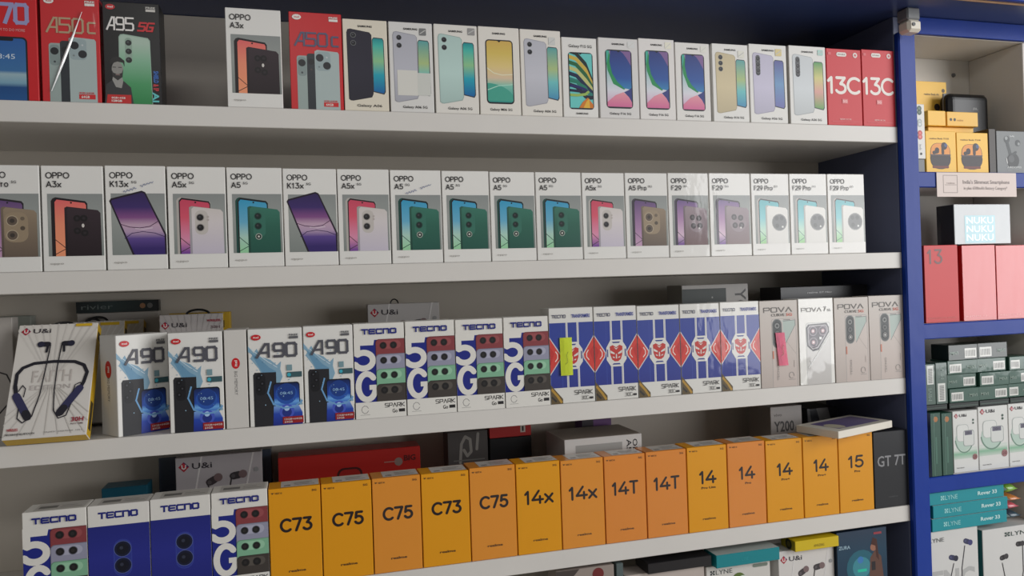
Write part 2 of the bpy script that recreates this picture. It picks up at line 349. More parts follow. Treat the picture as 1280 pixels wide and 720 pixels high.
# ------------------------------------------------------------------ printing on the boxes
INK = (42, 40, 42); NAVY = (30, 38, 120)
def wordfit(n): return n
def oppo(l2, sup, kind, scrib=False):
    def art(a):
        w2 = {'A3x': .25, 'A5': .17, 'A5x': .25, 'K13x': .31, 'A5 Pro': .42, 'F29': .25, 'F29 Pro': .48}[l2]
        a.lim = (.09, .142, .985, 1.0)
        a.grad(a.rr(.09, .142, .985, .733, 0), [(.142, (128, 134, 130)), (.5, (150, 154, 150)), (.733, (138, 142, 140))])
        fr = a.rr; 
        if kind == 'tilt':
            body = [(.06, .66), (.09, .685), (.60, .76), (.66, .745), (.995, .335), (.995, .142), (.42, .142)]
            a.lim = (.0, .142, .995, 1); a.poly(body, (34, 24, 40))
            inn = [(.09, .655), (.11, .67), (.60, .742), (.645, .73), (.96, .335), (.965, .142), (.455, .142)]
            a.grad(inn, [(.2, (54, 38, 104)), (.30, (92, 70, 140)), (.36, (176, 150, 178)), (.43, (190, 160, 180)), (.50, (130, 78, 132)), (.6, (62, 44, 104)), (.75, (48, 36, 84))])
            a.line([(.22, .44), (.38, .41), (.55, .40), (.72, .415), (.88, .47)], .012, (60, 26, 60))
            a.line([(.30, .30), (.42, .35), (.60, .365), (.80, .35), (.96, .315)], .012, (50, 30, 80))
            a.line([(.48, .395), (.62, .388), (.76, .40)], .018, (210, 190, 205))
            a.lim = (0, 0, 1, 1)
        else:
            scr, edge, back, bcol = {
             'pink_dark': ([(.2, (236, 150, 110)), (.45, (232, 140, 110)), (.7, (222, 96, 100))], (38, 30, 32), [(.142, (38, 28, 32)), (.6, (56, 44, 50))], (30, 26, 28)),
             'teal': ([(.16, (150, 205, 160)), (.3, (170, 205, 190)), (.45, (100, 170, 200)), (.7, (44, 150, 190))], (26, 70, 62), [(.142, (34, 84, 72)), (.4, (44, 98, 82)), (.62, (58, 118, 100))], (22, 40, 38)),
             'pink_white': ([(.16, (120, 70, 150)), (.28, (216, 140, 170)), (.5, (214, 84, 106)), (.7, (196, 66, 92))], (60, 40, 44), [(.142, (196, 188, 202)), (.45, (212, 204, 204)), (.62, (206, 198, 192))], (30, 28, 30)),
             'purple_taupe': ([(.16, (190, 150, 180)), (.35, (160, 120, 160)), (.7, (84, 58, 110))], (52, 44, 58), [(.142, (100, 86, 74)), (.4, (128, 112, 94)), (.62, (148, 130, 108))], (70, 60, 52)),
             'purple_mauve': ([(.16, (120, 80, 150)), (.26, (210, 180, 200)), (.45, (170, 130, 170)), (.7, (96, 74, 130))], (66, 56, 76), [(.142, (116, 92, 92)), (.4, (134, 116, 122)), (.62, (150, 134, 140))], (60, 54, 58)),
             'aqua_white': ([(.16, (150, 205, 140)), (.3, (190, 222, 200)), (.45, (130, 200, 205)), (.7, (86, 172, 180))], (70, 110, 112), [(.142, (216, 214, 208)), (.62, (226, 224, 218))], (110, 112, 112))}[kind]
            lite = kind in ('pink_white', 'aqua_white')
            a.poly([(.145, .10), (.145, .665), (.175, .69), (.22, .70), (.70, .663), (.735, .64), (.735, .10)], edge if not lite else (178, 172, 166))
            a.poly([(.185, .10), (.185, .665), (.235, .695), (.70, .66), (.728, .635), (.728, .10)], (30, 26, 30))
            a.grad([(.205, .12), (.205, .655), (.24, .678), (.69, .645), (.712, .625), (.712, .12)], scr)
            a.line([(.2, .30), (.45, .18)], .012, edge); a.line([(.2, .16), (.40, .22)], .012, edge); a.ell(.47, .648, .016, (20, 20, 24))
            a.grad([(.36, .10), (.36, .60), (.40, .612), (.90, .577), (.945, .55), (.95, .10)], [(p, tuple(int(x*.80) for x in c)) for p, c in back])
            a.grad([(.40, .10), (.40, .585), (.44, .605), (.90, .577), (.945, .55), (.95, .10)], back)
            if kind in ('teal', 'pink_white'):
                c2 = tuple(int(x*.94) for x in back[-1][1]); a.rect(.455, .30 if kind == 'teal' else .33, .68, .57, c2, .1)
                for v in ((.50, .40) if kind == 'pink_white' else (.51, .41)): a.ell(.545, v, .072, tuple(int(x*.8) for x in c2)); a.ell(.545, v, .058, bcol); a.ell(.535, v+.006, .02, (64, 62, 66))
                if kind == 'teal': a.ell(.55, .305, .062, (150, 160, 150)); a.ell(.55, .305, .045, bcol); a.ell(.55, .305, .02, (200, 200, 190))
                else: a.ell(.68, .505, .02, (180, 170, 164)); a.ell(.68, .475, .02, (180, 170, 164))
            elif kind == 'pink_dark':
                a.ell(.63, .425, .15, (48, 38, 42))
                for p, q in ((.56, .50), (.56, .38), (.68, .36), (.67, .50)): a.ell(p, q, .06, bcol); a.ell(p, q, .025, (46, 40, 44))
                a.ell(.655, .43, .022, (208, 202, 196), ry=.035)
            elif kind == 'purple_taupe':
                a.rect(.41, .28, .80, .56, (150, 132, 108), .14)
                for p, q in ((.54, .48), (.54, .345)): a.ell(p, q, .10, (176, 160, 136)); a.ell(p, q, .085, (96, 82, 70)); a.ell(p, q, .04, (58, 50, 44))
                a.ell(.71, .41, .04, (84, 72, 60)); a.ell(.71, .50, .035, (110, 96, 80))
            elif kind == 'purple_mauve':
                a.ell(.68, .40, .2, (142, 126, 132))
                for p, q in ((.58, .47), (.60, .37), (.74, .46), (.76, .37)): a.ell(p, q, .065, bcol); a.ell(p, q, .028, (96, 90, 94))
                a.ell(.74, .34, .022, (214, 208, 206))
            else:
                a.ell(.72, .40, .20, (146, 146, 144)); a.ell(.72, .40, .178, bcol)
                for p, q in ((.65, .45), (.78, .45), (.66, .36)): a.ell(p, q, .05, (92, 94, 94))
                a.ell(.80, .345, .025, (220, 220, 216))
        a.lim = (0, 0, 1, 1); a.to('lettering')
        a.glyphs('OPPO', .075, .877, .46, .937, .0165, INK, ROUND, True, gap=.28); a.glyphs(l2, .082, .793, .085+w2, .853, .0165, INK, ROUND, True, gap=.28)
        if sup: a.text('5G', .085+w2+.04, .83, .085+w2+.125, .853, INK, .01)
        a.text('oppo', .115, .064, .33, .083, (150, 146, 140))
        if scrib:
            a.to('handwriting'); x = [(.30+.5*i/30, .745+.10*i/30+.012*math.sin(i*1.9)*(1 if i < 22 else .6)) for i in range(31)]
            a.line(x[:14], .008, (96, 108, 150)); a.line(x[17:], .008, (96, 108, 150))
    return art

def galaxy2(backc, name, lens, frontc, sticker=None, cream=False, patch=False):
    def art(a):
        a.poly([(.10, .125), (.085, .85), (.11, .885), (.17, .893), (.60, .862), (.645, .835), (.655, .19), (.62, .15), (.20, .108), (.14, .11)], tuple(int(c*.86) for c in backc))
        a.grad([(.115, .135), (.10, .85), (.125, .880), (.18, .886), (.60, .855), (.632, .83), (.642, .195), (.61, .16), (.20, .116), (.15, .118)],
               [(.12, tuple(min(255, int(c*.96)) for c in backc)), (.45, tuple(min(255, int(c*1.06)) for c in backc)), (.88, backc)])
        a.poly([(.655, .21), (.655, .785), (.69, .81), (.89, .805), (.92, .78), (.935, .215), (.90, .185)], (52, 60, 66))
        a.grad([(.665, .22), (.665, .78), (.69, .80), (.885, .796), (.905, .775), (.915, .225), (.89, .197)], frontc)
        if lens == 'bar': a.rect(.17, .60, .29, .86, (60, 62, 66), .06); lv = (.815, .74, .665)
        else: lv = (.825, .738) if lens == 2 else (.825, .75, .675)
        for v in lv: a.ell(.232, v, .062, (120, 122, 122)); a.ell(.232, v, .052, (36, 36, 40)); a.ell(.225, v+.006, .02, (76, 76, 82))
        if patch: a.to('paper_patch').rect(.17, .185, .63, .465, (214, 212, 204)); a.rect(.63, .19, .93, .44, (204, 205, 198)); a.to('printed_picture')
        if sticker: a.to('seal_sticker').rect(*sticker[0], sticker[1], .02); a.line([(sticker[0][0]+.02, sticker[0][1]+.02), (sticker[0][2]-.02, sticker[0][3]-.02)], .02, (190, 190, 186))
        a.to('lettering'); a.text('SAMSUNG', .34, .915, .66, .935, INK, .03); a.text(name, .28, .045, .84, .072, INK, .01)
    return art
AQUA = [(.2, (20, 96, 160)), (.4, (36, 160, 178)), (.55, (140, 192, 140)), (.72, (70, 180, 166)), (.8, (30, 140, 146))]
AQUA2 = [(.2, (70, 140, 180)), (.4, (110, 190, 190)), (.55, (170, 190, 130)), (.8, (90, 160, 160))]

def galaxy1(name, kind, sticker=None):
    def art(a):
        u0, v0, u1, v1 = (.165, .125, .84, .855) if kind != 'swirl' else (.17, .10, .88, .815)
        a.rect(u0, v0, u1, v1, (34, 36, 44), .09); i = .028; j = i*a.W/a.H
        a.lim = (u0+i, v0+j*1.4, u1-i, v1-j); sc = a.rr(u0+i, v0+j*1.4, u1-i, v1-j, .06)
        if kind == 'sunset':
            a.grad(sc, [(.14, (40, 140, 132)), (.33, (120, 190, 170)), (.42, (214, 190, 160)), (.55, (220, 196, 130)), (.7, (212, 186, 96)), (.85, (206, 170, 90))])
            a.poly(arc(.15, .16, .7, .2, 100, 0, 10)+[(.2, .16)], (70, 160, 140))
            a.line([(.19, .53), (.35, .475), (.55, .455), (.80, .465)], .02, (226, 222, 190)); a.line([(.19, .28), (.45, .33), (.80, .35)], .02, (170, 216, 196))
        elif kind == 'planet':
            a.grad(sc, [(.14, (206, 150, 186)), (.35, (214, 214, 222)), (.6, (150, 190, 190)), (.85, (150, 110, 160))])
            a.poly([(u0, .8), (u0+.05, .6), (.35, .43), (.62, .36), (.7, .40), (.4, .55), (.25, .86), (u0, .86)], (40, 140, 84))
            a.poly([(u0, .84), (u0, .62), (.21, .70), (.28, .86)], (70, 170, 150))
            a.grad([(.30, .86), (.27, .70), (.33, .56), (.45, .46), (.62, .38), (.84, .36), (.84, .68), (.66, .80), (.5, .86)], [(.36, (50, 130, 180)), (.5, (40, 84, 156)), (.85, (44, 56, 120))])
            a.poly([(.55, .86), (.70, .76), (.84, .64), (.84, .86)], (126, 96, 146))
            a.grad([(u0, .12), (u0, .19), (.40, .29), (.60, .33), (.72, .28), (.84, .20), (.84, .12)], [(.13, (206, 100, 150)), (.32, (224, 150, 160))])
            a.poly([(.62, .33), (.74, .36), (.84, .40), (.84, .18), (.74, .27)], (52, 60, 124))
        else:
            a.rect(u0, v0, u1, v1, (104, 196, 190))
            for k, c in enumerate([(28, 44, 44), (200, 170, 70), (40, 100, 60), (190, 190, 120), (24, 40, 70), (40, 120, 110), (30, 34, 50)]):
                o = .07*k; a.line([(.1, .84-o), (.4, .80-o), (.65, .68-o*1.0), (.80, .50-o*.6), (.86, .38-o*.3)], .10, c, rnd=True)
            for k, c in enumerate([(30, 120, 96), (34, 36, 96), (26, 30, 60), (150, 180, 90)]):
                a.line([(.1, .46-.06*k), (.4, .44-.055*k), (.64, .38-.03*k), (.72, .32)], .07, c, rnd=True)
            a.poly([(.42, .1), (.55, .19), (.70, .25), (.86, .16), (.86, .1)], (206, 120, 40)); a.poly([(.55, .1), (.66, .2), (.74, .24), (.76, .1)], (226, 176, 60))
        a.lim = (0, 0, 1, 1); um = (u0+u1)/2
        a.poly([(um-.05, v1-j*.8), (um+.05, v1-j*.8), (um, v1-j*2.2)], (30, 30, 36))
        if sticker: a.to('seal_sticker').rect(.74, .885, .92, .965, sticker, .02); a.line([(.77, .90), (.89, .95)], .02, (206, 206, 200))
        a.to('lettering')
        if kind == 'swirl': a.text(name, .2, .875, .86, .91, INK, .005); a.text('SAMSUNG', .36, .038, .70, .058, INK, .03)
        else: a.text('SAMSUNG', .34, .915, .66, .935, INK, .03); a.text(name, .24, .048, .78, .075, INK, .01)
    return art

def itel_logo(a, u, v, fg=(225, 222, 216), bg=(196, 34, 40), r=.085):
    a.to('logo'); a.ell(u, v, r, bg, r*.62); a.text('itel', u-r*.55, v-.008, u+r*.55, v+.010, fg, .02); a.to('lettering')
def free(a, c, v=.945):
    a.text('FREE', .76, v, .93, v+.018, c, .03); a.rect(.76, v-.03, .93, v-.006, c); a.to('lettering')
def iphones(a, trio=True):
    a.lim = (.05, .0, .95, 1)
    a.rect(.13, -.1, .42, .55, (150, 164, 160), .05); a.rect(.145, .34, .31, .535, (128, 142, 140), .06); a.ell(.225, .475, .07, (26, 28, 32)); a.ell(.225, .375, .02, (60, 66, 70))
    a.rect(.32, -.1, .55, .575, (38, 44, 50), .05); a.ell(.40, .49, .06, (22, 24, 28)); a.ell(.40, .41, .02, (70, 60, 60))
    a.poly([(.47, -.05), (.47, .60), (.52, .615), (.91, .60), (.935, .58), (.935, -.05)], (168, 182, 180)); a.rect(.485, .40, .77, .60, (150, 166, 168), .07)
    a.ell(.565, .535, .075, (30, 32, 38)); a.ell(.70, .455, .075, (30, 32, 38)); a.ell(.55, .44, .018, (120, 130, 130)); a.ell(.70, .54, .018, (190, 196, 196))
    a.lim = (0, 0, 1, 1)
def itel50(lc):
    def art(a):
        iphones(a); a.rect(.62, .03, .90, .075, (200, 36, 40)); a.to('lettering')
        itel_logo(a, .15, .945, (190, 30, 36), (226, 222, 216)); free(a, (226, 222, 216))
        a.glyphs('A50',   .09, .645, .735, .795, .036, lc, gap=.28); a.glyphs('C', .79, .65, .94, .765, .036, lc)
        a.text('4GB+64GB', .62, .08, .88, .095, (200, 36, 40), .02); a.text('64GB', .66, .040, .80, .062, (230, 226, 220), .02)
    return art
def itel95(a):
    a.poly([(.26, -.02), (.27, .655), (.30, .68), (.36, .685), (.78, .655), (.82, .63), (.84, -.02)], (150, 176, 160))
    a.grad([(.275, .0), (.285, .65), (.315, .67), (.36, .675), (.775, .645), (.81, .62), (.83, .0)], [(0, (40, 130, 72)), (.2, (70, 150, 96)), (.42, (128, 178, 146)), (.6, (168, 190, 174))])
    a.rect(.375, .40, .50, .65, (140, 164, 148), .06)
    for v in (.60, .515, .43): a.ell(.44, v, .055, (28, 32, 32)); a.ell(.43, v+.006, .02, (70, 76, 76))
    # portrait of a bearded man in a dark shirt
    a.poly([(.0, .0), (.03, .18), (.16, .235), (.34, .22), (.46, .16), (.50, .0)], (50, 50, 52)); a.poly([(.14, .23), (.20, .16), (.30, .15), (.33, .22), (.30, .28), (.16, .28)], (150, 148, 144))
    a.ell(.235, .335, .10, (140, 138, 133), .15); a.poly([(.13, .33), (.15, .26), (.235, .225), (.32, .26), (.335, .34), (.31, .30), (.235, .285), (.16, .30)], (46, 44, 44)); a.rect(.20, .275, .275, .288, (120, 100, 96))
    a.poly([(.11, .36), (.11, .42), (.17, .455), (.28, .455), (.36, .42), (.36, .36), (.335, .40), (.24, .41), (.135, .39)], (34, 32, 32))
    a.rect(.15, .35, .21, .357, (40, 38, 38)); a.rect(.25, .35, .31, .357, (40, 38, 38)); a.poly([(.235, .345), (.22, .305), (.25, .305)], (146, 142, 138))
    a.poly([(.03, 0), (.05, .085), (.46, .085), (.46, 0)], (190, 40, 40)); a.to('lettering')
    itel_logo(a, .14, .945, (226, 220, 216), (190, 44, 48)); free(a, (200, 196, 190))
    a.glyphs('A95',   .06, .715, .55, .85, .032, (226, 222, 218), gap=.3); a.glyphs('5G', .60, .715, .88, .81, .034, (196, 40, 46), gap=.35, slant=.04)
    a.text('8GB+4GB', .12, .045, .36, .062, (232, 226, 220), .02); a.text('128GB', .12, .015, .30, .034, (232, 226, 220), .03)
    a.text('AI', .84, .02, .95, .12, (96, 190, 190), .03, rot=-90); a.text('& IP', .86, .13, .95, .20, (196, 60, 70), .03, rot=-90); a.text('SHIELD', .87, .21, .95, .33, (60, 110, 190), .03, rot=-90)
def itel70(a):
    a.rect(.10, -.06, .83, .585, (24, 26, 34), .09); a.lim = (.10, .0, .80, 1)
    a.grad(a.rr(.12, -.05, .80, .57, .07), [(.0, (36, 84, 140)), (.12, (30, 74, 128)), (.16, (120, 160, 180)), (.24, (150, 176, 186)), (.27, (60, 110, 160)), (.57, (44, 92, 158))]); a.rect(.36, .545, .60, .575, (22, 24, 30), .03); a.lim = (0, 0, 1, 1)
    a.to('lettering'); a.glyphs('A70', .12, .70, .87, .90, .07, (150, 148, 190), gap=.3); free(a, (210, 150, 150), .965)
    a.text('08:45', .24, .38, .62, .425, (200, 214, 226)); a.text('FREEDOM TO DO MORE', .16, .635, .80, .66, (220, 160, 160))
def itel90(a):
    a.poly([(.0, .83), (.10, .76), (.16, .80), (.22, .72), (.40, .68), (.52, .62), (.60, .66), (.58, .58), (.62, .50), (.55, .42), (.60, .30), (.75, .24), (.95, .26), (.98, .20), (.7, .18), (.52, .24), (.42, .38), (.30, .46), (.18, .60), (.04, .70), (.08, .74), (.0, .77)], (132, 168, 190))
    a.poly([(.05, .76), (.20, .70), (.38, .60), (.50, .56), (.50, .46), (.40, .46), (.28, .52), (.16, .64)], (104, 148, 178)); a.line([(.05, .80), (.2, .73), (.36, .66), (.52, .6)], .012, (206, 220, 228))
    a.lim = (.06, 0, .98, 1)
    a.poly([(.08, .0), (.08, .53), (.11, .555), (.50, .55), (.50, .0)], (40, 40, 44)); a.rect(.12, .32, .30, .54, (28, 28, 32), .07)
    for p, q in ((.18, .50), (.24, .44), (.18, .38)): a.ell(p, q, .045, (18, 18, 22)); a.ell(p, q, .018, (64, 64, 70))
    a.rect(.43, .19, .93, .44, (22, 24, 34), .06); a.lim = (.44, .20, .92, .43)
    a.grad(a.rr(.45, .20, .915, .428, .05), [(.19, (40, 90, 190)), (.24, (110, 170, 230)), (.28, (36, 76, 170)), (.43, (22, 36, 80))]); a.ell(.68, .32, .20, (40, 84, 170)); a.ell(.68, .34, .17, (30, 62, 134)); a.lim = (.06, 0, .98, 1)
    a.grad([(.42, .0), (.44, .20), (.90, .20), (.97, .12), (.97, .0)], [(0, (30, 44, 130)), (.12, (40, 70, 170)), (.2, (120, 160, 220))]); a.ell(.68, .14, .14, (70, 90, 190)); a.ell(.68, .13, .09, (36, 50, 130)); a.ell(.68, .17, .05, (170, 200, 235))
    a.line([(.40, .45), (.34, .34), (.44, .22), (.62, .175), (.82, .18), (.97, .24)], .03, (110, 160, 205)); a.lim = (0, 0, 1, 1)
    rr = random.Random(3)
    for k in range(26): a.ell(.02+.9*rr.random(), .2+.6*rr.random(), .005+.008*rr.random(), (150, 184, 206), n=6)
    a.rect(.60, .015, .985, .085, (150, 34, 36)); a.rect(.70, .49, .98, .545, (60, 90, 96)); a.ell(.74, .517, .035, (60, 170, 190)); a.rect(.70, .56, .80, .62, (120, 150, 158))
    a.to('lettering'); itel_logo(a, .15, .915, r=.09); free(a, (96, 96, 100), .92)
    a.glyphs('A', .14, .70, .40, .855, .046, (84, 84, 92)); a.glyphs('90', .45, .70, .91, .855, .05, (84, 84, 92), gap=.3)
    a.text('08:45', .56, .315, .80, .345, (150, 190, 230)); a.text('12GB+64GB', .63, .05, .96, .068, (210, 190, 186), .02); a.text('64GB', .63, .022, .78, .04, (210, 190, 186), .02)
def itel_spine(a):
    a.to('lettering'); a.ell(.5, .66, .19, (196, 34, 40), .26); a.text('itel', .44, .63, .56, .69, (230, 226, 220), .02, rot=90); a.text('BIG MEMORY', .42, .34, .56, .58, (120, 118, 116), .0, rot=-90)

def tecno5g(a):
    a.rect(0, .165, .62, .825, (30, 40, 128)); W_ = (222, 219, 212)
    a.poly([(0, .85), (0, .77), (.38, .77), (.41, .85)], W_)
    a.line([(.06, .80), (.06, .69)], .12, W_)
    a.line(arc(.18, .612, .185, .083, 128, -152, 24), .12, W_, rnd=True)
    a.line(arc(.235, .335, .17, .135, 42, 352, 26), .115, W_, rnd=True); a.rect(.28, .30, .45, .352, W_)
    for k, (c, c2) in enumerate([((134, 62, 66), (150, 78, 80)), ((146, 146, 166), (168, 168, 186)), ((126, 176, 144), (150, 196, 164)), ((66, 60, 56), (88, 82, 76))]):
        v1 = .83-.158*k; v0 = .175
        a.poly(a.rr(.425, v0-.03, 1.2, v1, .07), tuple(int(x*.8) for x in c)); a.poly(a.rr(.435, v0-.03, 1.2, v1-.006, .07), c); a.rect(.50, v1-.105, .93, v1-.02, c2, .12)
        for p in (.575, .78): a.ell(p, v1-.068, .075, tuple(int(x*.75) for x in c)); a.ell(p, v1-.068, .064, (30, 29, 30)); a.ell(p-.005, v1-.068, .03, (44, 42, 42))
    a.rect(0, 0, 1, .172, W_); a.line(arc(.18, .095, .068, .04, 20, 340, 8), .012, (140, 138, 136)); a.line([(.09, .04), (.27, .04)], .01, (170, 168, 164))
    a.to('lettering'); a.glyphs('TECNO', .15, .885, .85, .945, .03, NAVY, gap=.34)
    a.glyphs('SPLRK', .57, .105, .97, .15, .0125, INK, gap=.34)
    a.text('Go', .72, .045, .82, .085, INK, .01); a.rect(.85, .05, .97, .083, INK)
def tecnoblue(a):
    a.grad(a.rr(0, 0, 1, .80, 0), [(0, (30, 36, 116)), (.5, (40, 46, 136)), (.8, (34, 40, 122))]); a.rect(.40, .30, .70, .66, (54, 66, 150), .15); a.rect(.415, .307, .685, .653, (44, 54, 138), .14)
    for v in (.565, .405): a.ell(.55, v, .145, (84, 96, 150)); a.ell(.55, v, .135, (22, 26, 52)); a.ell(.55, v, .10, (18, 20, 34)); a.ell(.53, v+.01, .03, (50, 54, 70))
    a.line(arc(.26, .20, .07, .04, 0, 340, 10), .012, (110, 120, 170)); a.to('lettering'); a.glyphs('TECNO', .17, .87, .82, .935, .03, NAVY, gap=.34)
    a.text('CAMON', .10, .06, .46, .10, (190, 194, 220), .01)
def spark30(a):
    Wt = (218, 216, 210); Bl = (34, 54, 140); a.lim = (0, .165, 1, .845)
    a.grad(a.rr(0, .165, 1, .845, 0), [(.165, (36, 48, 134)), (.5, (40, 60, 150)), (.845, (40, 60, 144))])
    for u in (.0, .26): a.poly([(u, .165), (u+.02, .165), (u+.02, .845), (u, .845)], (48, 66, 152))
    for u in (.37, .62): a.rect(u, .165, u+.045, .845, Wt); a.rect(u+.016, .165, u+.026, .845, (150, 156, 180))
    for sgn, u in ((1, 0.0), (-1, 1.0)):
        a.poly([(u, .70), (u+sgn*.26, .51), (u+sgn*.24, .46), (u, .30)], (206, 204, 206)); a.poly([(u, .685), (u+sgn*.235, .505), (u+sgn*.22, .465), (u, .315)], (206, 60, 52)); a.poly([(u, .60), (u+sgn*.10, .53), (u, .40)], (188, 46, 44))
        a.line([(u+sgn*.13, .545), (u+sgn*.17, .515), (u+sgn*.17, .475), (u+sgn*.12, .445)], .02, (236, 214, 206))
    o = [(.37, .355), (.63, .355), (.74, .43), (.74, .56), (.63, .64), (.37, .64), (.27, .56), (.27, .43)]; a.poly(o, Wt)
    a.poly([(.40, .62), (.60, .62), (.57, .605), (.43, .605)], (40, 56, 130)); a.poly([(.40, .375), (.60, .375), (.57, .39), (.43, .39)], (40, 56, 130)); a.rect(.285, .46, .31, .54, (40, 56, 130)); a.rect(.70, .46, .725, .54, (40, 56, 130))
    # plain red faceted shield crest
    R_ = (190, 54, 48)
    a.poly([(.35, .57), (.42, .585), (.50, .56), (.58, .585), (.65, .57), (.64, .48), (.60, .43), (.54, .41), (.46, .41), (.40, .43), (.36, .48)], R_)
    for q in ([(.36, .53), (.46, .50), (.46, .485), (.37, .50)], [(.64, .53), (.54, .50), (.54, .485), (.63, .50)], [(.44, .565), (.50, .535), (.56, .565), (.50, .55)], [(.49, .49), (.51, .49), (.515, .44), (.485, .44)], [(.41, .465), (.46, .455), (.46, .445), (.42, .45)], [(.59, .465), (.54, .455), (.54, .445), (.58, .45)]): a.poly(q, Wt)
    a.lim = (0, 0, 1, 1); a.poly([(0, .0), (0, .20), (.12, .13), (.26, .05), (.26, 0)], (92, 76, 46)); a.line([(.02, .15), (.14, .08), (.22, .02)], .05, (176, 136, 52)); a.line([(.02, .07), (.10, .03)], .04, (44, 40, 36))
    a.to('lettering'); a.glyphs('TECNO', .06, .895, .38, .93, .013, (70, 72, 96), gap=.3); a.text('TRANSFORMERS', .51, .895, .93, .93, (52, 66, 150), .03)
    a.glyphs('SPLRK', .53, .085, .94, .132, .0125, INK, gap=.34)
    a.glyphs('30C', .68, .03, .85, .068, .009, (96, 94, 92), gap=.3); a.rect(.87, .033, .95, .055, INK)
def pova(curve):
    def art(a):
        g = (104, 100, 96)
        if curve:
            a.grad(a.rr(0, 0, 1, 1, 0), [(0, (178, 166, 158)), (.4, (190, 178, 170)), (1, (196, 188, 180))]); a.rect(.30, -.1, .96, .79, (150, 146, 142), .06); a.grad(a.rr(.31, -.1, .95, .785, .05), [(0, (186, 172, 164)), (.5, (196, 184, 176)), (.8, (200, 190, 184))])
            a.poly([(.34, .77), (.93, .77), (.93, .70), (.62, .47), (.60, .76)], (170, 184, 176)); a.line([(.62, .76), (.93, .77), (.935, .71), (.62, .465)], .012, (110, 112, 110)); a.line([(.70, .52), (.93, .38)], .008, (160, 150, 144)); a.line([(.62, .775), (.80, .775)], .012, (80, 80, 80))
            a.rect(.32, .45, .58, .79, (120, 122, 120), .13); a.rect(.34, .46, .56, .78, (70, 74, 74), .11)
            for v, c in ((.71, (128, 130, 128)), (.62, (96, 98, 98)), (.53, (120, 118, 116))): a.ell(.45, v, .085, (46, 48, 50)); a.ell(.45, v, .065, c); a.ell(.45, v, .03, (40, 42, 44))
            a.ell(.45, .53, .02, (220, 220, 216)); a.rect(.31, .33, .345, .42, (200, 120, 96)); a.line([(.88, .22), (.88, .30)], .008, (150, 140, 136))
            a.line(arc(.80, .13, .065, .035, -20, 300, 10), .01, (130, 126, 122)); a.line([(.72, .08), (.90, .08)], .008, (140, 134, 130))
        else:
            a.rect(.20, -.1, .90, .72, (196, 196, 192), .06); a.grad(a.rr(.22, -.1, .88, .71, .05), [(0, (186, 182, 178)), (.5, (206, 204, 200)), (.72, (226, 226, 222))])
            a.poly([(.20, .66), (.26, .70), (.80, .71), (.86, .66), (.86, .60), (.55, .40), (.38, .385), (.22, .45)], (60, 60, 66)); a.poly([(.25, .655), (.30, .685), (.77, .69), (.82, .65), (.82, .605), (.53, .42), (.38, .405), (.26, .46)], (186, 182, 184))
            a.poly([(.27, .65), (.31, .675), (.76, .68), (.80, .65), (.80, .61), (.52, .435), (.38, .42), (.28, .465)], (60, 54, 64))
            for p, q in ((.40, .62), (.68, .62), (.40, .49)): a.ell(p, q, .12, (150, 140, 150)); a.ell(p, q, .10, (64, 52, 64)); a.ell(p, q, .05, (190, 150, 156)); a.ell(p, q, .025, (236, 226, 226))
            a.rect(.57, .52, .64, .55, (230, 230, 228)); a.line([(.25, .20), (.86, .55)], .02, (232, 232, 230)); a.line([(.28, .28), (.32, .24)], .01, (120, 116, 116))
        a.to('lettering')
        if curve: a.glyphs('POVL', .10, .865, .86, .925, .021, g, gap=.3); a.text('CURVE', .30, .835-.015, .66, .85, g, .01); a.text('5G', .70, .82, .86, .85, (206, 110, 90), .03); a.text('TECNO', .42, .08, .47, .26, (140, 134, 130), .0, rot=90)
        else: a.glyphs('POVL', .08, .845, .66, .895, .017, g, gap=.3); a.text('7', .72, .85, .80, .90, g, .02); a.text('5G', .83, .845, .92, .87, g, .03)
    return art
def realme(num, sub=None):
    def art(a):
        a.to('lettering'); D = (38, 30, 30); w = {'C73': (.20, .84), 'C75': (.20, .84), '14x': (.17, .86), '14T': (.17, .82), '14': (.29, .73), '15': (.27, .73)}[num]
        v0, v1 = (.545, .69) if num[0] == 'C' else (.54, .70)
        if sub: v0, v1 = .555, .715
        a.glyphs(num, w[0], v0, w[1], v1,   .052 if num[0] == 'C' else .05, D, ROUND, True, gap=.22)
        a.text('realme', .35, .135, .68, .160, (70, 50, 34), .02)
        a.poly([(.05, .962), (.11, .962), (.08, .945)], (90, 64, 36)); a.text('NEXT AI', .13, .945, .26, .962, (90, 64, 36), .02); a.text('5G', .84, .945, .93, .965, (90, 60, 36), .02)
        if sub: a.text(sub, {'Pro Lite': .34, 'Pro': .45, 'Pro+': .41}[sub], .50, {'Pro Lite': .70, 'Pro': .61, 'Pro+': .64}[sub], .525, D, .02)
    return art
def realme_top(a):
    a.to('barcode_label'); a.rect(.24, .12, .98, .95, (208, 204, 198)); 
    for k in range(11): a.rect(.30+.012*k, .22, .306+.012*k, .4, (110, 106, 102))
    a.rect(.5, .3, .9, .34, (130, 126, 122)); a.rect(.5, .45, .8, .49, (130, 126, 122)); a.rect(.5, .6, .86, .64, (130, 126, 122))
def tecno_top(a):
    a.to('barcode_label'); a.rect(.15, .1, .95, .9, (196, 192, 186)); a.rect(.2, .3, .5, .6, (120, 118, 114)); a.rect(.55, .3, .9, .35, (130, 126, 122)); a.rect(.55, .5, .8, .55, (130, 126, 122))
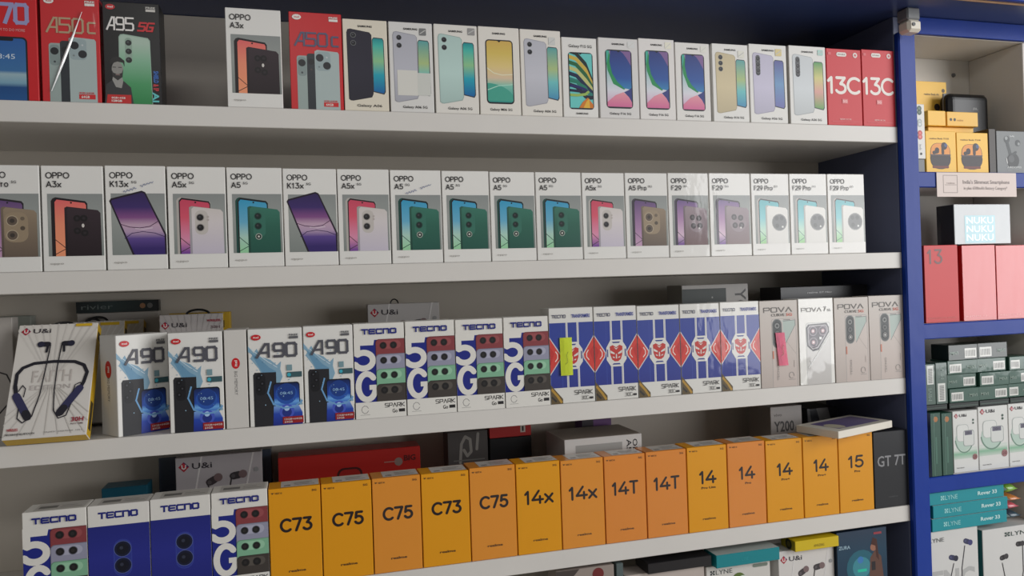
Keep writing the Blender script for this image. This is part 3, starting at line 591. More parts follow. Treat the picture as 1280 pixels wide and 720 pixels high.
def red13c(a):
    a.to('lettering'); a.glyphs('13C', .0, .405, .985, .64, .072, (232, 224, 216), ROUND, True, gap=.16)
    a.rect(.29, .90, .58, .955, (222, 216, 208), .05); a.text('DOUBLE', .33, .92, .54, .935, (90, 50, 52), .03); a.ell(.83, .925, .065, (222, 206, 200)); a.ell(.83, .925, .03, (196, 80, 84)); a.rect(.05, .915, .13, .95, (214, 96, 100))
    a.rect(.42, .285, .58, .345, (214, 110, 112)); a.text('5G', .44, .30, .56, .33, (236, 190, 186), .03); a.text('REDMI 13C 5G', .34, .07, .66, .088, (236, 190, 186), .02); a.rect(.12, .045, .9, .05, (214, 96, 100))

# ------------------------------------------------------------------ top shelf
PB = 'phone box'; WHT = (224, 222, 217)
G1, G2, G3, G4 = 'phone boxes on the top shelf', 'phone boxes on the second shelf', 'phone boxes on the third shelf', 'phone boxes on the fourth shelf'
RED = (196, 32, 38)
row_box('phone_box', 'glossy red phone box with a blue phone screen, leftmost on the top shelf', PB, -27, 49.5, -13, Z1, itel70, col=RED, m='gloss', group=G1)
e = row_box('phone_box', 'red film-wrapped phone box with pale gold lettering, crease with painted highlight across its front', PB, 53, 127.5, -7, Z1, itel50((176, 150, 120)), col=RED, m='wrap', group=G1)
c0, c1 = Vector((.014, -.0032, .016)), Vector((.062, -.0032, .148))  # crease ridge over the film, painted white as its highlight streak
bm = bmesh.new(); n = 9; L_ = []; R_ = []
for i in range(n):
    t = i/(n-1); p = c0.lerp(c1, t); w = .0022*math.sin(math.pi*min(1, t*1.05+.02))+.0003
    L_.append((bm.verts.new(p+Vector((-w, .0012, 0))), bm.verts.new(p+Vector((0, -.0006, 0))), bm.verts.new(p+Vector((w, .0012, 0)))))
for q, r in zip(L_, L_[1:]):
    bm.faces.new((q[0], q[1], r[1], r[0])); bm.faces.new((q[1], q[2], r[2], r[1]))
me = bpy.data.meshes.new('film_crease'); bm.to_mesh(me); bm.free(); link('film_crease', me, M['film'], e, 'raised film crease with its highlight painted white')
row_box('phone_box', 'black phone box with a green phone and a bearded man printed on it', PB, 131, 203, 1, Z1, itel95, col=(17, 16, 18), m='gloss', group=G1)
row_box('phone_box', 'white phone box with a dark and pink phone, after a gap on the top shelf', PB, 284.5, 354.5, 9, Z1, oppo('A3x', 0, 'pink_dark'), col=WHT, group=G1)
row_box('phone_box', 'red phone box with blue-grey lettering, right of a white box and a gap', PB, 364, 430.3, 14, Z1, itel50((84, 84, 110)), col=RED, m='gloss', group=G1)
row_box('phone_box', 'cream phone box with a black phone back, beside a red box', PB, 431, 487, 23, Z1, galaxy2((44, 42, 54), 'Galaxy A06', 2, AQUA), col=(222, 214, 196), group=G1)
row_box('phone_box', 'white phone box with a silver phone and a clear paper patch across it', PB, 488.5, 543.5, 26.5, Z1, galaxy2((176, 176, 184), 'Galaxy A06 5G', 2, AQUA2, ((.70, .86, .86, .94), (120, 120, 120)), patch=True), col=(216, 214, 210), group=G1)
row_box('phone_box', 'white phone box with a pale mint phone back', PB, 545, 599.5, 29.5, Z1, galaxy2((176, 200, 194), 'Galaxy A06 5G', 2, AQUA, ((.78, .89, .95, .97), (150, 148, 146))), col=(222, 218, 210), group=G1)
row_box('phone_box', 'white phone box with a yellow and green phone screen', PB, 600.5, 652, 32.5, Z1, galaxy1('Galaxy M06 5G', 'sunset'), col=(224, 219, 210), group=G1)
row_box('phone_box', 'white phone box with a pale grey two-lens phone beside an aqua screen', PB, 652.7, 703.7, 36, Z1, galaxy2((184, 184, 192), 'Galaxy A06 5G', 2, AQUA2, ((.70, .83, .87, .92), (206, 206, 202))), col=(224, 219, 210), group=G1)
row_box('phone_box', 'white phone box with dark green and gold swirls on the screen', PB, 704.6, 748.5, 46, Z1, galaxy1('Galaxy F15 5G', 'swirl'), col=WHT, group=G1)
row_box('phone_box', 'white phone box with a blue planet screen, touching the swirl box', PB, 750.3, 800, 46.5, Z1, galaxy1('Galaxy F16 5G', 'planet', (214, 214, 212)), col=(214, 211, 208), group=G1)
row_box('phone_box', 'white phone box with a blue planet screen, middle one of three alike', PB, 800.6, 845.6, 47.5, Z1, galaxy1('Galaxy F16 5G', 'planet', (228, 224, 206)), col=(222, 218, 214), group=G1)
row_box('phone_box', 'white phone box with a blue planet screen, touching the gold phone box', PB, 846.2, 889.5, 52.5, Z1, galaxy1('Galaxy F16 5G', 'planet', (224, 222, 212)), col=(222, 219, 214), group=G1)
row_box('phone_box', 'white phone box with a gold three-lens phone back', PB, 892.3, 937.5, 54, Z1, galaxy2((196, 182, 148), 'Galaxy A16 5G', 3, AQUA2, ((.72, .83, .90, .92), (220, 218, 206))), col=WHT, group=G1)
row_box('phone_box', 'white phone box with a lavender phone and a gold seal sticker', PB, 938.6, 985.7, 54.5, Z1, galaxy2((186, 182, 200), 'Galaxy A56 5G', 'bar', [(.2, (110, 110, 170)), (.5, (110, 150, 190)), (.8, (90, 90, 150))], ((.70, .86, .87, .95), (214, 196, 140))), col=WHT, group=G1)
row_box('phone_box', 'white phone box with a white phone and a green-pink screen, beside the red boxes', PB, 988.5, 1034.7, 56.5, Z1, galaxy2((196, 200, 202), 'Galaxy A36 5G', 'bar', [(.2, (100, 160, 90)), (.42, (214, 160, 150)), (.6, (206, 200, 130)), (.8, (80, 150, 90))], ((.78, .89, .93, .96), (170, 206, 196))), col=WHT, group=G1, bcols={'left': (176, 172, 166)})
row_box('phone_box', 'coral red phone box with large white numerals, left one of the pair', PB, 1035.3, 1078.8, 60.2, Z1, red13c, col=(202, 44, 52), m='card', group=G1)
row_box('phone_box', 'coral red phone box with large white numerals, right one, ending the top shelf', PB, 1079.5, 1120.4, 61.5, Z1, red13c, col=(202, 44, 52), m='card', group=G1)

# ------------------------------------------------------------------ second shelf
for xl, xr, yt, l2, sup, kind, sc, m, lab in [
 (-25, 52.8, 206, 'A5 Pro', 1, 'purple_taupe', 0, 'wrap', 'white phone box with a brown phone, cut off at the left end of second shelf'),
 (54.5, 132.5, 207, 'A3x', 0, 'pink_dark', 0, 'card', 'white phone box with a dark phone over a pink screen, on the second shelf'),
 (134.3, 210.3, 207, 'K13x', 1, 'tilt', 1, 'card', 'white phone box with a tilted purple phone and handwriting above it'),
 (212, 285.3, 208.3, 'A5x', 1, 'pink_white', 0, 'card', 'white phone box with a white phone and red screen, right of the handwritten one'),
 (286.3, 355.8, 209.3, 'A5', 1, 'teal', 0, 'card', 'white phone box with a green phone, left of the unmarked tilted purple phone'),
 (356.5, 423.8, 210.7, 'K13x', 1, 'tilt', 0, 'card', 'white phone box with a tilted purple phone and no handwriting'),
 (424.5, 489.6, 211.4, 'A5x', 1, 'pink_white', 0, 'wrap', 'white phone box with a white phone and red screen, right of the unmarked tilted phone'),
 (490.6, 554.3, 212.6, 'A5', 1, 'teal', 1, 'card', 'white phone box with a green phone and blue handwriting'),
 (555.1, 614.2, 213.6, 'A5', 1, 'teal', 0, 'card', 'white phone box with a green phone, right after the handwritten green one'),
 (615, 671.3, 214.8, 'A5', 1, 'teal', 0, 'card', 'white phone box with a green phone, second after the handwritten green one'),
 (672, 729.3, 215.2, 'A5', 1, 'teal', 0, 'wrapshine', 'white phone box with a green phone under wrinkled film, last green one'),
 (730, 783.2, 216.0, 'A5x', 1, 'pink_white', 0, 'wrap', 'white phone box with a white phone and pink screen, right after the green ones'),
 (783.9, 837, 216.2, 'A5 Pro', 1, 'purple_taupe', 0, 'wrap', 'white phone box with a brown two-lens phone, left of the mauve phones'),
 (837.6, 888.2, 216.3, 'F29', 1, 'purple_mauve', 0, 'wrap', 'white phone box with a mauve phone, left one of the two mauve boxes'),
 (889, 940.5, 216.5, 'F29', 1, 'purple_mauve', 0, 'wrap', 'white phone box with a mauve phone, right one of the two mauve boxes'),
 (941.2, 988.8, 217.0, 'F29 Pro', 1, 'aqua_white', 0, 'wrap', 'white phone box with a round camera and aqua screen, first of three'),
 (989.4, 1036, 217.2, 'F29 Pro', 1, 'aqua_white', 0, 'wrap', 'white phone box with a round camera and aqua screen, middle one of three'),
 (1036.6, 1083, 217.6, 'F29 Pro', 1, 'aqua_white', 0, 'wrap', 'white phone box with a round camera and aqua screen, ending the second shelf')]:
    row_box('phone_box', lab, PB, xl, xr, yt, Z2, oppo(l2, sup, kind, sc), col=WHT, m=m, group=G2)

# ------------------------------------------------------------------ third shelf, front row
GA = 'white phone box with a water splash, '
sp = dict(col=(206, 202, 196), group=G3, depth=.09)
X0 = x_at(148, Z3, .002)
carton('phone_box', GA+'turned sideways at the left end', PB, X0, X0+.0905, Z3, z_at(X0, 420, .002), itel90, col=WHT, group=G3, depth=.057, yaw=math.radians(37), side_l=itel_spine)
row_box('phone_box', GA+'left of a narrow box edge', PB, 213, 281.5, 417, Z3, itel90, col=WHT, group=G3)
row_box('phone_box', 'white phone box turned to show its narrow edge with a red oval', PB, 283, 311.5, 413.2, Z3, itel_spine, **sp)
row_box('phone_box', GA+'just right of the narrow box edge', PB, 312.8, 381, 412.3, Z3, itel90, col=WHT, group=G3)
row_box('phone_box', GA+'touching the navy and white row', PB, 382, 444.3, 408.6, Z3, itel90, col=WHT, group=G3)
for xl, xr, yt, pos in ((445, 508.5, 405.5, 'first of four on third shelf'), (509.4, 571.2, 402.4, 'second of four on third shelf'), (572, 631.4, 400.3, 'third of four on third shelf'), (632.2, 688.3, 397.4, 'beside the red diamonds')):
    row_box('phone_box', 'white and navy phone box with stacked coloured phones, '+pos, PB, xl, xr, yt, Z3, tecno5g, col=(222, 219, 212), group=G3)
GS = 'blue phone box with red diamonds and a crest, '
def note(e, W, H, u0, v0, u1, v1, c, label, tilt=0.0):
    bm = bmesh.new(); n = 8; rows = []
    for i in range(n+1):
        t = i/n; v = v1+(v0-v1)*t; lift = .0026+.0015*t*t; off = tilt*t
        rows.append([bm.verts.new(((u0+off+(u1-u0)*j/3)*W, -lift-.0006*math.sin(j), v*H)) for j in range(4)])
    for q, r in zip(rows, rows[1:]):
        for j in range(3): bm.faces.new((q[j], r[j], r[j+1], q[j+1]))
    geo = bmesh.ops.solidify(bm, geom=list(bm.faces), thickness=.0002)
    me = bpy.data.meshes.new('sticky_note'); bm.to_mesh(me); bm.free(); paint(me, [lin(c)]*len(me.polygons))
    o = link('sticky_note', me, M['card'], e, label); a = Art(W, H); um = (u0+u1)/2+tilt*.6
    a.line([(um-.03, v0+(v1-v0)*.3), (um+.02, v0+(v1-v0)*.35), (um, v0+(v1-v0)*.55), (um+.03, v0+(v1-v0)*.62)], .008, (110, 116, 60)); a.parts = {'pen_mark': a.parts['printed_picture']}
    art_objects(a, o, ((0, -.0052, 0), (1, 0, 0), (0, 0, 1), (0, -1, 0)), M['ink'])
for k, (xl, xr, yt, m, pos) in enumerate(((689.2, 744.5, 386, 'wrap', 'a lime sticky note on it'), (745.2, 798.6, 384, 'wrapshine', 'right of the lime note'), (799.2, 852.1, 383, 'wrap', 'third of the five'), (852.8, 902.4, 380.7, 'wrap', 'fourth of the five'), (903, 951.7, 378.2, 'wrap', 'beside the grey boxes'))):
    e = row_box('phone_box', GS+pos, PB, xl, xr, yt, Z3, spark30, col=(218, 216, 210), m=m, group=G3)
    if k == 0: note(e, x_at(xr, Z3)-x_at(xl, Z3), z_at(x_at(xl, Z3), yt)-Z3, .22, .295, .49, .69, (238, 250, 80), 'lime yellow sticky note')
for k, (xl, xr, yt, m, ar, c, lab) in enumerate(((952.3, 999.4, 377, 'gloss', pova(1), (196, 188, 180), 'grey-beige phone box with a pink sticky note on it'),
    (1000.6, 1044.5, 374, 'wrapshine', pova(0), (226, 224, 218), 'shiny white film-wrapped phone box with a triangular three-lens camera'),
    (1045.4, 1088, 373, 'gloss', pova(1), (196, 188, 180), 'grey-beige phone box with a pill-shaped camera, right of the shiny white box'),
    (1088.6, 1131.3, 370.5, 'gloss', pova(1), (200, 192, 184), 'grey-beige phone box with a pill-shaped camera, ending the third shelf'))):
    e = row_box('phone_box', lab, PB, xl, xr, yt, Z3, ar, col=c, m=m, group=G3)
    if k == 0: note(e, x_at(xr, Z3)-x_at(xl, Z3), z_at(x_at(xl, Z3), yt)-Z3, .38, .25, .62, .63, (255, 150, 178), 'pink sticky note', .07)

# ------------------------------------------------------------------ fourth shelf, front row
TB_ = dict(m='gloss', depth=.055)
row_box('phone_box', 'white and navy box with stacked coloured phones, at the left end of the fourth shelf', PB, 31, 112, 642, Z4, tecno5g, col=(222, 219, 212), group=G4, top=tecno_top)
row_box('phone_box', 'dark blue phone box with two camera rings, left one of the pair', PB, 112.7, 190.3, 634, Z4, tecnoblue, col=(220, 217, 211), group=G4, top=tecno_top)
row_box('phone_box', 'dark blue phone box with two camera rings, right one of the pair', PB, 191, 266.6, 625.5, Z4, tecnoblue, col=(220, 217, 211), group=G4, top=tecno_top)
row_box('phone_box', 'white and navy phone box with four stacked coloured phones, touching the amber row', PB, 267.3, 338, 617.5, Z4, tecno5g, col=(222, 219, 212), group=G4, top=tecno_top)
YA, YB = (222, 150, 18), (220, 140, 40)
AM = 'amber phone box, '
for xl, xr, yt, num, sub, wrapd, lab in [
 (338.8, 404, 612.5, 'C73', None, 0, 'first of the amber row, touching a white and navy box'),
 (404.7, 467.6, 606, 'C75', None, 0, 'smooth, second of the amber row'),
 (468.3, 528.8, 599.3, 'C75', None, 1, 'under wrinkled film, third of the amber row'),
 (529.5, 589.3, 593.6, 'C73', None, 0, 'smooth, fourth of the amber row, right of a film-wrapped one'),
 (590, 647.3, 586.2, 'C75', None, 1, 'film-wrapped, fifth of the amber row'),
 (648, 703, 581, 'C14', None, 0, 'smooth bright yellow, sixth of the amber row'),
 (703.7, 757.3, 576.8, 'C14', None, 1, 'film-wrapped, seventh of the amber row'),
 (758, 809.5, 571.5, '14T', None, 1, 'orange-tinted, left one of two with a capital letter'),
 (810.2, 860.8, 565.9, '14T', None, 1, 'orange-tinted, right one of two with a capital letter'),
 (861.5, 911.2, 560.4, '14', 'Pro Lite', 0, 'with two small words under its numeral'),
 (911.9, 958.9, 555.2, '14', 'Pro', 1, 'orange-tinted, fifth from the right end of the amber row'),
 (959.6, 1005.4, 551.8, '14', 'Pro+', 0, 'fourth from the black box at the right end' ),
 (1006.1, 1049.8, 547.3, '14', 'Pro+', 0, 'under the near corner of the flat white box'),
 (1050.4, 1093.4, 543.2, '15', 'Pro', 0, 'last of the row, touching the black box')]:
    if num == 'C14': num = '14x'
    orange = 'orange' in lab
    row_box('phone_box', AM+lab, PB, xl, xr, yt, Z4, realme(num, sub), col=(YB if wrapd else YA) if not orange else (218, 132, 44), m='wrap' if wrapd else 'card', group=G4, top=realme_top)
def gt7(a):
    a.to('lettering'); a.text('GT 7T', .10, .545, .93, .68, (140, 140, 142), .012); a.text('realme', .40, .13, .66, .15, (84, 84, 88), .01)
row_box('phone_box', 'black phone box with grey lettering, ending the fourth shelf', PB, 1094.2, 1136.8, 541, Z4, gt7, col=(40, 41, 44), m='gloss', group=G4)

# flat white box lying across two amber boxes
zt = z_at(x_at(1049, Z4), 543.2)+.0014
p = onz(1048, 549, zt); q = onz(1118.7, 534.8, zt); ang = math.atan2(q.y-p.y, q.x-p.x); Lx = (q-p).length
def flat_top(a): a.rect(.14, .16, .90, .86, (118, 104, 150), .02); a.grad(a.rr(.18, .2, .88, .82, .02), [(.2, (104, 92, 140)), (.8, (136, 124, 160))], 0); a.ell(.24, .40, .10, (206, 198, 176), .12)
def flat_side(a): a.to('lettering'); a.text('OPPO', .2, .3, .34, .6, (150, 146, 140)) 
carton('phone_box', 'flat white box with a purple panel on top, lying across the amber boxes', PB, p.x, p.x+Lx, zt, zt+.0155, None, depth=.103, y=p.y, col=(226, 220, 206), m='wrap', yaw=ang+.03, top=flat_top)

# ------------------------------------------------------------------ accessories: printing
def ui_logo(a, u, v, r, dark=(60, 56, 62)):
    a.to('logo'); ry = r*a.W/a.H
    a.poly([(u, v+ry), (u+r, v), (u, v-ry), (u-r, v)], (166, 40, 56)); a.poly([(u, v+ry), (u+r, v), (u, v)], (70, 50, 96)); a.poly([(u-.45*r, v+.2*ry), (u+.1*r, v+.7*ry), (u+.55*r, v+.2*ry), (u+.1*r, v-.1*ry)], (196, 54, 66))
    a.line([(u-.35*r, v+.35*ry), (u-.3*r, v-.2*ry), (u, v-.4*ry), (u+.3*r, v-.2*ry), (u+.35*r, v+.35*ry)], r*.22, (220, 214, 210)); a.to('lettering')
    a.text('U&i', u+1.5*r, v-.5*ry, u+5.2*r, v+.62*ry, dark, .012); a.to('printed_picture')
def bud(a, u, v, r, c, ang=20, tip=(120, 100, 100)):
    k = a.W/a.H; ca, sa = math.cos(math.radians(ang)), math.sin(math.radians(ang))
    a.line([(u-ca*r*.55, v-sa*r*.55*k), (u+ca*r*.4, v+sa*r*.4*k)], r*1.3, c, rnd=True); a.ell(u+ca*r*1.05, v+sa*r*1.05*k, r*.72, tip); a.ell(u-ca*r*.6, v-sa*r*.6*k, r*.35, tuple(min(255, x+26) for x in c))
def neckband(a):
    for k in range(-5, 6): a.line([(.5+.012*k, .52), (.5+.11*k, 1.0)], .02, (208, 203, 196) if k % 2 else (198, 193, 187), sq=False)
    for k in range(-5, 6): a.line([(.5+.012*k, .44), (.5+.16*k, .02)], .012, (200, 195, 188), sq=False)
    ui_logo(a, .10, .935, .06)
    a.to('lettering'); a.text('FAITH', .26, .47, .74, .575, (190, 182, 176)); a.text('EDITION', .25, .405, .74, .445, (184, 176, 172))
    a.to('printed_picture'); D = (34, 33, 42); N_ = (50, 50, 84)
    a.line([(.07, .43), (.07, .55), (.13, .605), (.26, .64), (.5, .65), (.76, .64), (.88, .605), (.93, .54), (.90, .45), (.86, .40)], .045, D, rnd=True)
    a.line([(.07, .45), (.10, .36)], .05, D, rnd=True)
    a.line([(.10, .36), (.27, .175)], .10, N_, rnd=True); a.line([(.24, .21), (.27, .175)], .10, D, rnd=True); a.line([(.86, .40), (.65, .20)], .10, N_, rnd=True); a.line([(.69, .235), (.65, .195)], .10, D, rnd=True)
    a.line([(.43, .80), (.41, .60), (.38, .36), (.32, .18), (.22, .13), (.15, .17), (.15, .25)], .014, D, rnd=True)
    a.line([(.57, .80), (.55, .60), (.55, .40), (.57, .22), (.64, .15), (.73, .17), (.77, .26)], .014, D, rnd=True)
    a.line([(.12, .40), (.16, .45), (.20, .42), (.19, .35)], .012, D, rnd=True); a.line([(.78, .37), (.80, .43), (.86, .45), (.90, .42)], .012, D, rnd=True)
    for sg, u in ((-1, .40), (1, .60)):
        a.line([(u+sg*.07, .81), (u, .81)], .075, D, rnd=True); a.ell(u+sg*.09, .81, .045, (40, 40, 60)); a.line([(u, .79), (u+sg*.01, .74)], .03, D, rnd=True)
    a.rect(.72, .965, .93, .99, (206, 168, 40)); a.to('lettering'); a.text('30H', .80, .115, .95, .15, (150, 40, 56), .03); a.text('PLAY TIME', .80, .09, .95, .102, (90, 60, 66), .02)
    a.text('WIRELESS', .05, .065, .18, .085, (170, 50, 60), .03); a.text('NECKBAND BLUETOOTH', .04, .03, .38, .045, (50, 46, 48), .02)
    a.text('MAGNETIC   SWEATPROOF   TYPE C', .50, .035, .95, .045, (90, 86, 84), .0)
def nb_back(a):
    for k in range(-5, 6): a.line([(.5+.012*k, .52), (.5+.11*k, 1.0)], .02, (200, 196, 190), sq=False)
    ui_logo(a, .10, .935, .06); a.rect(.66, .955, .93, .985, (206, 168, 40)); a.to('printed_picture')
    a.line([(.93, .2), (.97, .35), (.90, .5), (.8, .58)], .035, (50, 48, 52), rnd=True)
def nb_right(a):
    for k in range(-6, 7): a.line([(.5+.012*k, .52), (.5+.11*k, 1.0)], .012, (176, 170, 168), sq=False)
    ui_logo(a, .09, .90, .065); a.to('lettering'); a.text('WIRELESS', .74, .925, .96, .945, (170, 50, 70), .03); a.text('30H', .80, .86, .95, .885, (120, 100, 104), .02)
def ui_buds(a):
    a.line([(.1, .2), (.3, 1)], .02, (214, 210, 208)); a.line([(.7, .3), (.9, 1)], .02, (212, 208, 206))
    ui_logo(a, .095, .915, .062); bud(a, .42, .77, .07, (66, 60, 62), 28); bud(a, .70, .80, .07, (60, 56, 58), 8)
    a.line([(.36, .74), (.42, .62), (.40, .2)], .014, (60, 56, 58), rnd=True); a.line([(.64, .78), (.60, .62), (.62, .2)], .014, (60, 56, 58), rnd=True); a.ell(.93, .84, .03, (150, 150, 150))
def spine_y(a): a.rect(.25, .06, .8, .3, (60, 50, 30)); a.rect(.2, .86, .85, .93, (60, 50, 30))

def hanger(e, u0, u1, y, z, h, r=.0022):                     # black plastic loop standing on a box's top edge
    n = 14; ring = 7; bm = bmesh.new(); R0 = []
    for i in range(n+1):
        t = math.pi*i/n; p = Vector(((u0+u1)/2-(u1-u0)/2*math.cos(t), y, z-.001+h*math.sin(t))); tx = Vector(((u1-u0)/2*math.sin(t), 0, h*math.cos(t))).normalized(); nn = Vector((tx.z, 0, -tx.x))
        R0.append([bm.verts.new(p+nn*(r*math.cos(2*math.pi*k/ring))+Vector((0, r*math.sin(2*math.pi*k/ring), 0))) for k in range(ring)])
    for q, w in zip(R0, R0[1:]):
        for k in range(ring): bm.faces.new((q[k], q[(k+1) % ring], w[(k+1) % ring], w[k]))
    me = bpy.data.meshes.new('hang_loop'); bm.to_mesh(me); bm.free(); link('hang_loop', me, M['black'], e, 'black plastic hang loop')

EB = 'earphone box'; GN = 'neckband earphone boxes at the left of the third shelf'; GB = 'boxes standing behind the front rows'
# leaning neckband boxes, left end of the third shelf
TN = .026; lean = math.radians(33)
for _ in range(4):
    zb = Z3+TN*math.sin(lean)+.0004
    p, q = onz(1, 551, zb), onz(108, 543.2, zb); p.y = q.y = (p.y+q.y)/2
    ct = at(24, 407, p.y+.1); lean = math.atan2(.1, ct.z-zb)
Hn = math.hypot(.1, ct.z-zb)
YEL = (206, 166, 30)
e = carton('neckband_box', 'white earphone box showing a whole navy neckband, leaning back with yellow edges', EB, p.x, q.x, zb, zb+Hn, neckband, depth=TN, y=p.y, col=(214, 209, 202), m='card', pitch=-lean, group=GN, bcols={'right': YEL, 'top': (196, 190, 184)}, side=spine_y)
bme = [c for c in e.children if c.name.startswith('carton')][0].data
ca = bme.color_attributes['Col'];
for pl in bme.polygons:
    if pl.normal.z < -.9:
        for li in pl.loop_indices: ca.data[li].color = lin(YEL)
hanger(e, .045, .082, TN/2, Hn, .010)
W0 = q.x-p.x; lean2 = math.radians(17); zb2 = Z3+TN*math.sin(lean2)+.0004
for k, (xr, yt, lab) in enumerate(((156, 400.5, 'first grey earphone box with a yellow edge, peeking out behind the whole neckband box'), (180, 399, 'second grey earphone box with a yellow edge, peeking out behind the neckband box'))):
    yy = .138+.0272*k; px_ = x_at(xr, Z3+.155, yy+.05); H2 = (z_at(px_, yt, yy+.05)-zb2)/math.cos(lean2)
    e = carton('neckband_box', lab, EB, px_-W0, px_, zb2, zb2+H2, nb_back, depth=TN, y=yy, col=(190, 184, 176), pitch=-lean2, group=GN, bcols={'right': YEL}, side=spine_y)
    if k == 0: hanger(e, .05, .075, TN/2, H2, .010)
    else: hanger(e, .02, .055, TN/2, H2, .012)
def edge_nb(a): a.line([(.70, .20), (.93, .30), (.97, .42), (.86, .52), (.6, .56)], .03, (50, 46, 48), rnd=True)
row_box('earphone_box', 'grey-white earphone box cut off by the left edge of the third shelf', EB, -44, 20, 399, Z3, edge_nb, y=.10, depth=.03, col=(176, 170, 164), group=GN)
row_box('accessory_box', 'pale green-grey box edge standing behind the left end of the third shelf', 'box', 4, 43, 396, Z3, None, y=.262-.03, depth=.03, col=(150, 154, 146), group=GB)
e = row_box('accessory_box', 'plain pale box under the dark box, behind the leaning neckband boxes', 'box', 100, 203, 392.5, Z3, None, y=.2455, depth=.022, col=(176, 170, 164), group=GB)
zt3 = z_at(x_at(100, Z3, .2455), 392.5, .2455)+.0008
def riviera(a): a.grad(a.rr(0, 0, 1, 1, 0), [(0, (30, 36, 38)), (.4, (52, 66, 66)), (1, (28, 30, 32))], 0); a.to('lettering'); a.text('rivier', .06, .3, .44, .75, (110, 118, 116), .0); a.ell(.80, .5, .035, (150, 110, 80)); a.ell(.89, .5, .035, (100, 100, 98))
carton('accessory_box', 'dark green-black box lying on the plain pale box, behind the third shelf row', 'box', x_at(95, zt3, .245), x_at(199, zt3, .245), zt3, z_at(x_at(95, zt3, .245), 378, .245), riviera, depth=.0225, y=.245, col=(40, 44, 44), m='gloss', group=GB)
e = row_box('earphone_box', 'grey earphone box with a black loop and yellow edge, above the splash boxes', EB, 203, 283, 394.5, Z3, nb_right, y=.14, depth=.03, col=(188, 182, 180), bcols={'right': YEL}, side=spine_y, group=GB)
hanger(e, .045, .085, .015, z_at(x_at(203, Z3, .14), 394.5, .14)-Z3, .009)
row_box('earphone_box', 'yellow-edged earphone box right behind the grey looped earphone box', EB, 215, 292, 392.5, Z3, None, y=.175, depth=.03, col=(200, 164, 50), group=GB)
e = row_box('earphone_box', 'pale grey earphone box above the coloured-phone boxes on the third shelf', EB, 463, 553, 381, Z3, ui_buds, y=.17, depth=.03, col=(186, 182, 180), group=GB)
hanger(e, .048, .064, .015, z_at(x_at(463, Z3, .17), 381, .17)-Z3, .010, .0014)
def vivo(a): a.rect(.0, .78, .66, .96, (54, 60, 58)); a.ell(.45, .87, .012, (150, 150, 144)); a.rect(.5, .74, .74, .80, (70, 60, 64)); a.to('lettering'); a.text('Y04', .80, .66, .96, .95, (70, 68, 68), .01, rot=-90)
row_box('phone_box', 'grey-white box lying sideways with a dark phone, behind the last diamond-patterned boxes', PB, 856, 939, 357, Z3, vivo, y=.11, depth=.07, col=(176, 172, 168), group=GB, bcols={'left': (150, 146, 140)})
def blackt(a): a.to('lettering'); a.text('realme GT Neo', .30, .925, .58, .94, (200, 200, 200), .02, shear=.1)
row_box('phone_box', 'plain black box with tiny white lettering, behind the grey-beige boxes', PB, 979, 1088, 359.5, Z3, blackt, y=.10, depth=.08, col=(38, 38, 41), m='gloss', group=GB)

# behind the fourth shelf row
row_box('accessory_box', 'dark teal box just above the dark blue pair on the fourth shelf', 'box', 130, 188, 611.5, Z4, None, y=.16, depth=.05, col=(24, 84, 104), group=GB)
row_box('clear_pouch', 'dark navy pouch wrapped around a grey earphone box on the fourth shelf', 'pouch', 202, 343, 573, Z4, None, y=.2, depth=.05, col=(44, 54, 70), m='wrap', group=GB)
row_box('earphone_box', 'grey earphone box with two earbuds in front of the navy pouch', EB, 223, 331.5, 573.5, Z4, ui_buds, y=.165, depth=.03, col=(178, 172, 174), group=GB)
def redbig(a): a.rect(.40, .55, .58, .84, (70, 30, 30), .05); a.rect(.415, .5, .565, .82, (160, 34, 30), .04); a.ell(.84, .855, .03, (140, 120, 112)); a.line([(.74, .86), (.82, .86)], .008, (170, 120, 110)); a.to('lettering'); a.text('BIG', .88, .86, .965, .915, (80, 30, 30), .03)
row_box('accessory_box', 'long red box with a grey round earbud, behind the amber row', 'box', 351, 529, 573, Z4, redbig, y=.16, depth=.06, col=(176, 36, 30), group=GB, bcols={'left': (70, 30, 30)})
def handart(a):
    c = (140, 136, 130); a.line([(.3, .70), (.34, .88), (.44, .95), (.56, .92), (.58, .80), (.48, .76), (.40, .82)], .07, c, rnd=True); a.line([(.72, .82), (.76, .97)], .07, c, rnd=True); a.line([(.15, .72), (.9, .72)], .03, (110, 108, 104)); a.line([(.3, .5), (.32, .62), (.5, .68), (.7, .6), (.74, .5)], .05, (40, 38, 38), rnd=True)
row_box('accessory_box', 'dark grey box with a pale hand drawing, behind the amber row', 'box', 563, 613.5, 541.5, Z4, handart, y=.165, depth=.05, col=(78, 74, 72), group=GB)
Xa, Xb = x_at(615.5, Z4, .165), x_at(668, Z4, .165); zm, zt4 = z_at(Xa, 549, .165), z_at(Xa, 533, .165)
carton('accessory_box', 'black box under a small red box, behind the amber row', 'box', Xa, Xb, Z4, zm, None, depth=.06, y=.165, col=(30, 30, 32), m='gloss', group=GB)
def redtag(a): a.rect(.74, .3, .86, .9, (190, 180, 170)); a.rect(.78, .4, .82, .8, (40, 30, 30))
carton('accessory_box', 'small red box on top of a black box, behind the amber row', 'box', Xa, Xb, zm+.0006, zt4, redtag, depth=.06, y=.165, col=(170, 40, 38), group=GB)
def opposide(a): a.rect(.14, .70, .74, .93, (150, 148, 144)); a.rect(.15, .70, .70, .84, (60, 56, 56)); a.rect(.15, .80, .66, .83, (200, 130, 130)); a.to('lettering'); a.text('OPPO', .88, .68, .94, .95, INK, .01, rot=-90); a.text('A5x', .80, .76, .86, .95, INK, .01, rot=-90)
row_box('phone_box', 'white phone box lying sideways, behind the amber boxes with capital letters', PB, 709, 806, 550.5, Z4, opposide, y=.075, depth=.12, col=(196, 192, 188), group=GB, bcols={'top': (150, 140, 130)})
